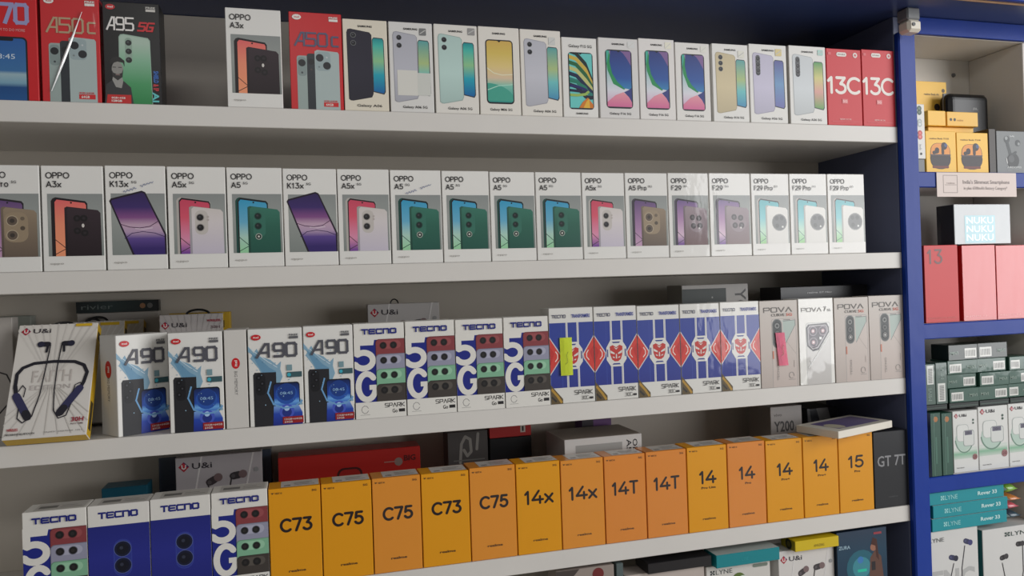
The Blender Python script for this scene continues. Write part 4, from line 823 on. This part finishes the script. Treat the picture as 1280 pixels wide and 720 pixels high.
row_box('accessory_box', 'purple box at the back wall above the sideways white box', 'box', 731, 768, 526, Z4, lambda a: a.rect(0, 0, .38, 1, (60, 54, 60)), y=.215, depth=.045, col=(110, 74, 126), group=GB)
def y200(a): a.to('lettering'); a.text('vivo', .10, .90, .36, .93, (110, 106, 104), .02); a.text('Y200', .10, .74, .74, .845, (86, 84, 84), .02); a.text('5G', .78, .745, .90, .775, (100, 96, 96), .02); a.to('printed_picture').rect(.42, .42, .56, .56, (60, 58, 60), .05)
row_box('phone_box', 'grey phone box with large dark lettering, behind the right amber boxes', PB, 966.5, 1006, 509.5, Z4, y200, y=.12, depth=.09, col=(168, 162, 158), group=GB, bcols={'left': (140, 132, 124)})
def bands(a): a.poly([(.30, 1), (.68, 1), (1, .55), (.62, .55)], (110, 108, 106)); a.poly([(.0, 1), (.08, 1), (.2, .6), (.08, .6)], (100, 98, 98))
row_box('accessory_box', 'dark box with slanted grey bands, behind the flat white box', 'box', 1012, 1050, 511.5, Z4, bands, y=.16, depth=.08, col=(34, 35, 40), m='gloss', group=GB)

# ------------------------------------------------------------------ lowest shelf in view
G5 = 'boxes on the lowest shelf in view'
row_box('accessory_box', 'dim beige box with a dark red spot, leftmost on the lowest shelf', 'box', 700, 772.5, 715.5, Z5, lambda a: (a.ell(.72, .94, .10, (110, 40, 40)), a.poly([(0, 1), (.4, 1), (.2, .9), (0, .88)], (70, 62, 58))), depth=.05, col=(150, 138, 130), group=G5)
row_box('accessory_box', 'narrow grey-green box edge between two pale boxes on the lowest shelf', 'box', 775, 784, 705, Z5, None, depth=.09, col=(84, 96, 96), group=G5)
def uired(a): a.line([(.06, .97), (.07, .93), (.13, .93), (.14, .97)], .025, (170, 40, 56), rnd=True)
Yf = .012
row_box('earphone_box', 'pale box under the long black box on the lowest shelf', EB, 785.5, 884.5, 720.5, Z5, uired, y=Yf, depth=.05, col=(186, 174, 166), group=G5)
ztb = z_at(x_at(785.5, Z5, Yf), 720.5, Yf)+.0008
def lying(lab, cat, xl, xr, zb, yt, col, m='card', y=.0, depth=.06, art=None, name='accessory_box', **k):
    Xl, Xr = x_at(xl, zb, y), x_at(xr, zb, y)
    return carton(name, lab, cat, Xl, Xr, zb, z_at(Xl, yt, y), art, depth=depth, y=y, col=col, m=m, **k)
lying('long black box lying flat on a pale box, lowest shelf', 'box', 810, 890, ztb, 705.5, (34, 32, 34), 'gloss', y=.002, group=G5)
def lyne_top(a): a.to('logo'); lyne(a, .06, .91, .40, .955, (60, 66, 66)); a.to('printed_picture').ell(.50, .82, .11, (90, 110, 50)); a.ell(.56, .81, .08, (200, 206, 200)); a.ell(.47, .82, .05, (150, 190, 40)); a.rect(.72, .93, .96, .965, (120, 130, 120), .03)
def lyne(a, u0, v0, u1, v1, c):
    w = (u1-u0)*.2; h = (v1-v0); a.to('logo')
    for p, q in ((0, 0), (0, .6), (.6, 0), (.6, .6)): a.rect(u0+w*p, v0+h*q, u0+w*(p+.4), v0+h*(q+.4), c)
    a.rect(u0+w*.3, v0+h*.4, u0+w*.7, v0+h*.6, c); a.to('lettering'); a.text('LYNE', u0+w*1.25, v0, u1, v1, c, .0); a.to('printed_picture')
row_box('earphone_box', 'white box with a small green picture, under the teal flat box', EB, 886.5, 966.5, 709.5, Z5, lyne_top, y=Yf, depth=.05, col=(206, 202, 196), group=G5)
ztb = z_at(x_at(886.5, Z5, Yf), 709.5, Yf)+.0008
TEAL = (14, 128, 136)
lying('teal box lying flat on a white box, lowest shelf', 'box', 895.5, 975, ztb, 695, TEAL, y=-.004, depth=.05, group=G5, bcols={'top': (176, 182, 178)}, art=lambda a: (a.to('lettering'), a.text('LYNE', .40, .35, .50, .6, (40, 150, 156))))
row_box('earphone_box', 'white earphone box with two black earbuds, under the yellow flat box', EB, 976.5, 1046.5, 690.5, Z5, ui_buds, y=Yf, depth=.05, col=(208, 204, 200), group=G5)
ztb = z_at(x_at(976.5, Z5, Yf), 690.5, Yf)+.0008
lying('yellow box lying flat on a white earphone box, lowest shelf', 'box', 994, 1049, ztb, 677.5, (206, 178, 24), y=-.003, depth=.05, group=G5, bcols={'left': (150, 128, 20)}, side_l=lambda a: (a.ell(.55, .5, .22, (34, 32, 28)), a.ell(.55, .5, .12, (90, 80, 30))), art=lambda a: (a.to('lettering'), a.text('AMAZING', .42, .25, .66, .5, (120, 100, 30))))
def zura(a):
    a.grad(a.rr(0, 0, 1, 1, 0), [(.55, (20, 50, 74)), (.8, (28, 62, 84)), (1, (44, 60, 80))]); a.ell(.48, .66, .30, (36, 96, 112)); a.ell(.48, .66, .18, (60, 134, 146)); a.ell(.46, .73, .06, (60, 120, 180)); a.rect(.40, .62, .58, .645, (40, 190, 160))
    a.poly([(.62, .5), (.66, .74), (.76, .80), (.88, .74), (.93, .5)], (96, 66, 56)); a.ell(.73, .83, .065, (150, 104, 84)); a.poly([(.68, .86), (.72, .92), (.80, .90), (.84, .70), (.78, .74), (.77, .84)], (70, 40, 34)); a.rect(.68, .62, .76, .70, (40, 36, 40))
    a.to('lettering'); a.text('ZURA', .03, .845, .26, .875, (150, 176, 190), .02); a.rect(.74, .945, .90, .965, (150, 60, 70))
row_box('game_box', 'dark blue box with a teal glow and a printed figure, ending the lowest shelf', 'box', 1050, 1112, 667, Z5, zura, y=.004, depth=.05, col=(24, 40, 58), m='gloss', group=G5)

# ------------------------------------------------------------------ wall cabinet contents
YL = (244, 194, 78)
GC = 'yellow earbud boxes in the wall cabinet'
def dots(a):
    for v, c in ((.92, (70, 90, 74)), (.85, (60, 80, 66)), (.68, (170, 178, 176)), (.63, (180, 186, 184)), (.47, (196, 84, 84)), (.40, (200, 96, 92))): a.ell(.5, v, .22, c); a.ell(.5, v, .1, tuple(min(255, x+40) for x in c))
    a.to('lettering'); a.text('buds', .40, .16, .62, .26, (150, 150, 150), rot=-90); a.to('printed_picture').ell(.55, .09, .10, (60, 60, 60))
X0 = XE+.0475
zg = z_at(X0, 199, .004)
carton('accessory_box', 'small grey box under the white dotted box in the wall cabinet', 'box', X0, x_at(1156.6, A_, .004), A_, zg, None, depth=.05, y=.004, col=(120, 122, 124), group='boxes in the wall cabinet')
carton('earphone_box', 'narrow white upright box edge with coloured dots, beside the blue post', EB, X0, x_at(1157.6, zg, .002), zg+.0006, z_at(X0, 130, .002), dots, depth=.05, y=.002, col=(224, 222, 216), group='boxes in the wall cabinet')
def airbuds(a):
    D = (52, 44, 48); a.rect(.14, .20, .80, .71, (120, 80, 50), .22); a.rect(.16, .21, .78, .70, (230, 150, 70), .2)
    a.lim = (0, 0, 1, .44); a.rect(.13, .08, .81, .60, D, .28); a.lim = (0, 0, 1, 1); a.rect(.13, .41, .81, .44, (90, 76, 76)); a.rect(.20, .10, .74, .16, (110, 50, 44), .1)
    a.line([(.55, .47), (.55, .66)], .09, D, rnd=True); a.ell(.60, .64, .10, D); a.ell(.65, .66, .05, (70, 90, 130)); a.line([(.25, .48), (.38, .50)], .09, D, rnd=True); a.ell(.36, .54, .07, D)
    a.to('lettering'); a.text('realme Buds T110', .12, .80, .76, .835, (130, 92, 40), .02)
bA = row_box('earphone_box', 'yellow earbud box with a black charging case, left one of the front pair', EB, 1158.2, 1196.3, 163.5, A_, airbuds, y=.004, depth=.05, col=YL, group=GC)
row_box('earphone_box', 'yellow earbud box with a black charging case, right one of the front pair', EB, 1196.8, 1236.3, 165.5, A_, airbuds, y=.004, depth=.05, col=YL, group=GC)
st = row_box('earphone_box', 'yellow box standing just behind the front pair of earbud boxes', EB, 1162, 1219, 158.5, A_, None, y=.0545, depth=.012, col=YL, group=GC)
zs = z_at(x_at(1162, A_, .0545), 158.5, .0545)+.0008
lying('flat yellow box lying on top, left one, below the upright picture box', EB, 1160, 1182.6, zs, 138, YL, y=.045, depth=.05, group=GC)
lying('flat yellow box lying on top, right one, with two dark marks', EB, 1184, 1223, zs, 139.5, (240, 190, 82), y=.044, depth=.0225, group=GC, art=lambda a: (a.ell(.12, .45, .04, (70, 60, 44)), a.ell(.24, .45, .04, (70, 60, 44)), a.to('lettering'), a.text('realme', .32, .35, .52, .5, (180, 130, 60))))
def pic(a):
    a.grad(a.rr(.34, .48, .82, .68, .02), [(.4, (60, 80, 100)), (.62, (170, 190, 200)), (.82, (50, 70, 90))], 0); a.ell(.68, .74, .09, (60, 50, 46)); a.line([(.70, .73), (.76, .56)], .06, (70, 60, 56), rnd=True); a.to('lettering'); a.text('realme Buds Air', .28, .86, .76, .88, (120, 90, 40), .02); a.ell(.89, .91, .05, (90, 70, 40))
row_box('earphone_box', 'yellow upright box with a dark earbud picture, topmost in the wall cabinet', EB, 1147, 1187, 101, A_, pic, y=.108, depth=.035, col=YL, group=GC)
# black rounded case
Xa, Xb = x_at(1189.5, A_, .069), x_at(1241.5, A_, .069); zt = z_at(Xa, 115, .069)
hc = empty('carry_case', (Xa, .069, A_+.0003), 'black rounded carry case behind the yellow earbud boxes', 'case')
W_, H_ = Xb-Xa, zt-A_
link('case_body', boxmesh('case_body', (0, 0, 0), (W_, .036, H_), .017, seg=5), M['black'], hc)
z1_ = H_*.62; tube = boxmesh('zip_band', (-.0008, .016, .018), (W_+.0008, .02, H_+.0008), .0015, seg=1); link('zip_band', tube, M['grey'], hc, 'grey zip band round the case')
a = Art(W_, H_); a.to('logo'); a.line(arc(.48, .70, .08, .04, 20, 200, 8), .03, (170, 170, 168), rnd=True); a.to('lettering'); a.text('JBL', .55, .80, .68, .825, (150, 150, 148), .02); art_objects(a, hc, ((0, 0, 0), (1, 0, 0), (0, 0, 1), (0, -1, 0)), M['ink'])
row_box('accessory_box', 'narrow dark box between the yellow pair and the grey box', 'box', 1237.2, 1246, 161, A_, None, y=.004, depth=.05, col=(64, 58, 54), group='boxes in the wall cabinet')
def greyhand(a):
    D = (74, 78, 80); L_ = (150, 154, 154); a.line([(.35, .78), (.45, .50), (.5, .30)], .10, D, rnd=True); a.ell(.36, .80, .10, D); a.ell(.34, .83, .05, L_); a.ell(.74, .72, .09, D); a.ell(.77, .70, .04, L_); a.ell(.56, .30, .21, (64, 66, 68)); a.line([(.5, .42), (.66, .50)], .07, D, rnd=True); a.ell(.5, .34, .1, (90, 92, 94))
    a.line([(.35, .24), (.33, .34)], .03, (210, 210, 208)); a.to('lettering'); a.text('boAt', .46, .86, .62, .90, (216, 218, 216), .02); a.text('AIRDOPES', .34, .12, .84, .16, (206, 208, 206), .02); a.text('WIRELESS EARBUDS', .36, .06, .8, .08, (170, 172, 172))
carton('earphone_box', 'grey earbud box with a hand holding buds, at the right edge of the wall cabinet', EB, x_at(1246.6, A_, .004), CX1-.001, A_, z_at(x_at(1246.6, A_, .004), 163.5, .004), greyhand, depth=.05, y=.004, col=(122, 125, 126), m='card', group='boxes in the wall cabinet')
# sign hung on the shelf edge
ys = -.0085; Xa, Xb = x_at(1170.5, A_, ys), x_at(1270, A_, ys); za, zb = z_at(Xa, 246, ys), z_at(Xa, 215.3, ys)
sg = empty('shelf_sign', (Xa, ys, za), 'pale pink printed strip fixed to the upper edge of the wall cabinet shelf', 'sign')
me = boxmesh('card', (0, 0, 0), (Xb-Xa, .0018, zb-za), .0003); paint(me, [lin((216, 200, 192))]*len(me.polygons)); link('card', me, M['card'], sg)
a = Art(Xb-Xa, zb-za); a.to('logo'); a.line([(.08, .17), (.25, .17), (.25, .88), (.08, .88), (.08, .17)], .005, (140, 124, 118)); a.line([(.10, .49), (.24, .49)], .004, (140, 124, 118)); a.text('realme', .12, .53, .22, .6, (150, 132, 126)); a.to('lettering'); a.text("India's Slimmest Smartphone", .32, .54, .91, .69, (120, 106, 104), .01); a.text('in plus 6500mAh Battery Category*', .33, .30, .88, .42, (140, 126, 122), .005)
art_objects(a, sg, ((0, 0, 0), (1, 0, 0), (0, 0, 1), (0, -1, 0)), M['ink'])
# red boxes and the silver one
CR = (204, 60, 62); GR = 'red phone boxes in the wall cabinet'
def n13(a): a.to('lettering'); a.glyphs('13', .09, .755, .55, .95, .05, (120, 84, 84), ROUND, True, gap=.3); a.text('REDMI NOTE SERIES', .08, .05, .9, .07, (214, 110, 106))
def rlow(a): a.to('lettering'); a.text('REDMI 13', .08, .05, .7, .07, (220, 120, 116))
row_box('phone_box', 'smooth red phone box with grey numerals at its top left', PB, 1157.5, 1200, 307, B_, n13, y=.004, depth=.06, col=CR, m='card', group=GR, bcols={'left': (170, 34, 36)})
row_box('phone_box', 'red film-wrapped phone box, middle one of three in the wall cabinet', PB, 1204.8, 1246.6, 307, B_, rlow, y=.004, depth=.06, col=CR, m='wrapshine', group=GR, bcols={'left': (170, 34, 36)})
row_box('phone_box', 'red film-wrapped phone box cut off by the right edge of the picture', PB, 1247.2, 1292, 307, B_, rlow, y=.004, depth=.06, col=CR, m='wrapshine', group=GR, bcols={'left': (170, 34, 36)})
zr = max(z_at(x_at(x, B_, .004), 307, .004) for x in (1157.5, 1204.8, 1247.2))+.0008
def nuku(a):
    a.rect(.18, .03, .72, .72, (150, 196, 206)); a.to('lettering')
    for k in range(3): a.text('NUKU', .21, .52-.215*k, .69, .68-.215*k, (232, 244, 246), .02)
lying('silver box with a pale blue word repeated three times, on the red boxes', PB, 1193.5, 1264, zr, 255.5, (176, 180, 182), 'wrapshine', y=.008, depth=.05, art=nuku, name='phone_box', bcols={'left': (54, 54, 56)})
# earbud boxes, green boxes stacked on them
GU, GG = 'white earbud boxes on the lower cabinet shelf', 'dark green boxes stacked in the wall cabinet'
GRN = (44, 82, 68)
def tws(a):
    a.grad(a.rr(.0, .22, .95, .40, 0), [(.22, (190, 200, 190)), (.3, (130, 176, 146)), (.36, (200, 208, 200))]); a.ell(.42, .52, .34, (176, 196, 184)); a.line(arc(.44, .56, .36, .24, 190, 340, 14), .04, (110, 140, 124), rnd=True)
    a.rect(.14, .50, .62, .78, (176, 182, 178), .12); a.rect(.16, .51, .60, .77, (214, 215, 211), .11); a.rect(.40, .42, .84, .68, (150, 156, 154), .08); a.rect(.42, .43, .82, .67, (206, 208, 204), .07); a.rect(.46, .60, .76, .67, (110, 108, 124))
    a.ell(.82, .84, .035, (70, 90, 80)); a.ell(.82, .79, .035, (70, 90, 80)); a.ell(.85, .235, .10, (150, 110, 110)); ui_logo(a, .14, .925, .08); a.to('lettering'); a.text('20H', .50, .61, .70, .66, (80, 76, 90)); a.text('TRUE WIRELESS', .1, .07, .4, .085, (110, 108, 106), .02); a.text('20', .78, .21, .92, .26, (110, 60, 64))
tops = []
for xl, xr, yt, lab in ((1192.8, 1224, 515, 'left one, beside the narrow green edges'), (1224.5, 1261.8, 509.5, 'middle one of three'), (1262.3, 1299, 505.5, 'at the right edge of the picture')):
    row_box('earphone_box', 'white and green earbud box in the wall cabinet, '+lab, EB, xl, xr, yt, C_, tws, y=.006, depth=.05, col=(212, 212, 208), group=GU); tops.append(z_at(x_at(xl, C_, .006), yt, .006))
def gspine(a): a.ell(.5, .90, .22, (170, 110, 60)); a.rect(.42, .2, .58, .62, (70, 110, 94)); a.line([(.3, .02), (.34, .98)], .05, (96, 130, 116))
def gleft(a): a.grad(a.rr(0, 0, 1, 1, 0), [(0, (150, 150, 156)), (.4, (90, 110, 140)), (.8, (70, 80, 96)), (1, (160, 160, 160))]); a.ell(.5, .1, .2, (40, 40, 44))
for xl, xr, lab, sl in ((1165, 1178.2, 'left one, with a printed side', gleft), (1178.8, 1192.3, 'right one, touching a white box', None)):
    row_box('earphone_box', 'narrow dark green box edge in the wall cabinet, '+lab, EB, xl, xr, 517, C_, gspine, y=-.002, depth=.05, col=GRN, m='wrap', group=GG, side_l=sl); tops.append(z_at(x_at(xl, C_, -.002), 517, -.002))
zb0 = max(tops)+.0008
def gbox(k, right=False):
    def art(a):
        u = .55 if (k+right) % 2 else .06; c = (214, 214, 208); a.to('barcode_label').rect(u, .12, u+.40, .74, c)
        for j in range(9): a.rect(u+.03+.038*j, .22, u+.045+.038*j, .62, (60, 60, 60))
        a.to('lettering'); v = .06 if u > .3 else .66; a.text('MIVI', v, .36, v+.26, .56, (130, 150, 138), .02)
    return art
def base(a): a.line([(.05, .4), (.95, .4)], .02, (70, 90, 80))
cols = (('left column', 1186.5, 1224), ('middle column', 1224.5, 1261.8), ('right column', 1262.3, 1299)); nm = ('lowest', 'second from below', 'third from below', 'topmost')
zl = lambda k: zb0+.0135+.0318*k
for c, (cn, xl, xr) in enumerate(cols):
    lying('flat black-green box under the green stack, '+cn, EB, max(xl, 1186.5), xr, zb0, 1, (22, 34, 30), y=.008, depth=.05, name='earphone_box', group=GG) if False else None
    Xa, Xb = x_at(xl, zb0, .008), x_at(xr, zb0, .008)
    carton('earphone_box', 'thin blackish box under the dark green stack, '+cn, EB, Xa, Xb, zb0, zb0+.013, base, depth=.05, y=.008, col=(24, 34, 31), group=GG)
    for k in range(4 if c < 2 else 3):
        carton('earphone_box', 'dark green box with a barcode label, %s in the %s' % (nm[k], cn), EB, Xa+.0006*(k % 2), Xb-.0008*((k+c) % 2), zl(k), zl(k)+.0312+(.004 if k == 3 else 0), gbox(k, c), depth=.05, y=.006+.003*((k*2+c) % 3), col=GRN if k < 3 else (30, 44, 38), m='wrap', group=GG)
Xa, Xm, Xb = XE+.047, x_at(1169.8, zb0, .008), x_at(1184.6, zb0, .008)
Xa = max(XE+.047, x_at(1154.5, zb0, .008))
carton('earphone_box', 'thin blackish box under the two upright green boxes, beside the blue post', EB, Xa, Xb, zb0, zb0+.013, base, depth=.05, y=.008, col=(24, 34, 31), group=GG)
def up(a): a.to('barcode_label').rect(.3, .50, .85, .96, (210, 212, 206)); [a.rect(.4, .54+.04*j, .75, .56+.04*j, (70, 70, 70)) for j in range(9)]; a.to('lettering'); a.text('MIVI', .35, .1, .65, .4, (120, 140, 130), rot=90)
def up2(a): a.to('barcode_label').rect(.15, .06, .8, .50, (210, 212, 206)); [a.rect(.28, .10+.04*j, .68, .12+.04*j, (70, 70, 70)) for j in range(9)]; a.to('lettering'); a.text('MIVI', .4, .6, .7, .9, (120, 140, 130), rot=90)
carton('earphone_box', 'upright grey-green box with a high barcode, beside the blue post', EB, Xa, Xm, zl(0), z_at(Xa, 456, .006), up, depth=.05, y=.006, col=(70, 92, 82), m='wrap', group=GG)
carton('earphone_box', 'upright grey-green box with a low barcode, left of the green stack', EB, Xm+.0005, Xb, zl(0), z_at(Xm, 454, .006), up2, depth=.05, y=.006, col=(80, 100, 92), m='wrap', group=GG)
# lowest cabinet shelf
def enc(a):
    a.to('lettering'); a.text('ENC', .08, .42, .92, .60, (176, 176, 174), .04); a.to('printed_picture'); D = (50, 52, 84)
    bud(a, .48, .72, .065, D, -15, (40, 40, 60)); bud(a, .78, .86, .065, D, -20, (60, 60, 110)); a.line([(.50, .66), (.42, .5), (.30, .34), (.25, .1)], .015, (50, 50, 56), rnd=True); a.line([(.73, .82), (.66, .6), (.66, .38)], .015, (50, 50, 56), rnd=True)
    a.line([(.25, .2), (.40, .36), (.58, .40), (.72, .34), (.80, .22), (.84, .0)], .04, (40, 44, 56), rnd=True); a.line([(.72, .33), (.80, .22)], .05, (60, 80, 140), rnd=True); lyne(a, -.06, .895, .32, .935, (110, 112, 112))
def enc2(a):
    D = (44, 42, 44); bud(a, .36, .68, .055, D, 10, (60, 58, 60)); bud(a, .66, .80, .055, D, 0, (60, 58, 60)); a.line([(.34, .62), (.40, .4), (.40, .1)], .014, D, rnd=True); a.line([(.72, .77), (.72, .5), (.66, .3)], .014, D, rnd=True); a.line([(.5, .1), (.62, .34), (.80, .48), (1, .54)], .04, D, rnd=True); a.line([(.84, .2), (1, .3)], .05, D, rnd=True); lyne(a, .40, .90, .86, .945, (70, 84, 80))
row_box('earphone_box', 'white box with navy earbuds and grey capitals, under the teal stack', EB, 1163.2, 1226, 666.5, D_, enc, y=.002, depth=.05, col=(206, 205, 202), group='white earphone boxes on the lowest cabinet shelf')
row_box('earphone_box', 'white box with black earbuds and a teal side, right of the grey-capitals box', EB, 1231.5, 1300, 663.5, D_, enc2, y=.002, depth=.05, col=(206, 205, 202), group='white earphone boxes on the lowest cabinet shelf', bcols={'left': (20, 84, 88)})
zb = max(z_at(x_at(1161.5, D_, .002), 666.5, .002), z_at(x_at(1231.5, D_, .002), 663.5, .002))+.0008
def rover(a): lyne(a, .15, .33, .37, .68, (150, 206, 206)); a.to('lettering'); a.text('Rover 33', .64, .38, .90, .66, (190, 222, 220), .03)
hh = .0283
for k, (x0, lab) in enumerate(((1164.5, 'lowest of the three'), (1166.5, 'middle one of the three'), (1162.5, 'topmost of the three'))):
    z = zb+(hh+.0005)*k; X = x_at(x0, z, 0.0)
    carton('earphone_box', 'flat teal box with white lettering in the wall cabinet, '+lab, EB, X, X+.2115, z, z+hh, rover, depth=.06, y=-.002+.002*k, col=(20, 140, 150), group='teal boxes in the wall cabinet', bcols={'top': (190, 196, 194)})
X0 = x_at(1166, zb, 0.0)+.2135
def packet(name, lab, z, h, c, y, dx):
    bm = bmesh.new(); nx, ny = 8, 6; W, D = .038, .07; up_, dn = [], []
    for i in range(nx+1):
        for j in range(ny+1):
            u, v = i/nx, j/ny; t = (math.sin(math.pi*u)*math.sin(math.pi*v))**.5; w = .12*math.sin(7*u+5*v+dx*90)
            up_.append(bm.verts.new((u*W, v*D, h/2+h/2*t*(.9+w)))); dn.append(bm.verts.new((u*W, v*D, h/2-h/2*t)))
    for i in range(nx):
        for j in range(ny):
            q = [i*(ny+1)+j, (i+1)*(ny+1)+j, (i+1)*(ny+1)+j+1, i*(ny+1)+j+1]
            bm.faces.new([up_[k] for k in q]); bm.faces.new([dn[k] for k in reversed(q)])
    bmesh.ops.remove_doubles(bm, verts=bm.verts, dist=1e-6); me = bpy.data.meshes.new('pouch'); bm.to_mesh(me); bm.free(); me.shade_smooth()
    paint(me, [lin(c) if (p.index//2) % 11 else lin((226, 226, 220)) for p in me.polygons]); o = empty(name, (X0+dx, y, z), lab, 'packet', 'small packets right of the teal stack'); link('pouch', me, M['wrap'], o)
packet('foil_packet', 'dark teal foil packet, lowest of the packets right of the teal stack', zb, .02, (40, 70, 84), .0, .002)
packet('foil_packet', 'pink foil packet, second from below, right of the teal stack', zb+.0202, .02, (190, 84, 96), .004, .001)
packet('foil_packet', 'orange foil packet, second from top, right of the teal stack', zb+.0404, .016, (200, 120, 60), .0, .003)
packet('foil_packet', 'green and white foil packet, topmost, right of the teal stack', zb+.0566, .028, (120, 170, 60), .006, .001)
# white plastic clip lamp under the soffit
pz = SOF-.0004; p = onz(1136, 8, pz); p.y = -.055
g = empty('sensor_box', (x_at(1136, pz, -.04), -.04, pz), 'small ivory plastic box hanging under the soffit above the blue post', 'sensor')
part_box('bracket', (-.017, -.014, -.026), (.017, .018, 0), M['grey'], g, .003, 'grey bracket')
part_box('housing', (-.018, -.018, -.053), (.018, .016, -.0262), M['white'], g, .006)
bm = bmesh.new(); bmesh.ops.create_cone(bm, cap_ends=True, segments=16, radius1=.004, radius2=.004, depth=.002); bmesh.ops.rotate(bm, verts=bm.verts, matrix=Matrix.Rotation(math.pi/2, 3, 'X')); bmesh.ops.translate(bm, verts=bm.verts, vec=(-.006, -.0185, -.038)); me = bpy.data.meshes.new('lens'); bm.to_mesh(me); bm.free(); link('lens', me, M['black'], g)
# screw cap on the cabinet's back
c_ = at(1192, 94, CB-.001); bm = bmesh.new(); bmesh.ops.create_cone(bm, cap_ends=True, segments=16, radius1=.0055, radius2=.0045, depth=.004); bmesh.ops.rotate(bm, verts=bm.verts, matrix=Matrix.Rotation(math.pi/2, 3, 'X')); bmesh.ops.translate(bm, verts=bm.verts, vec=c_-Vector((XE+.045, 0, 0))); me = bpy.data.meshes.new('screw_cap'); bm.to_mesh(me); bm.free(); link('screw_cap', me, M['grey'], cb)
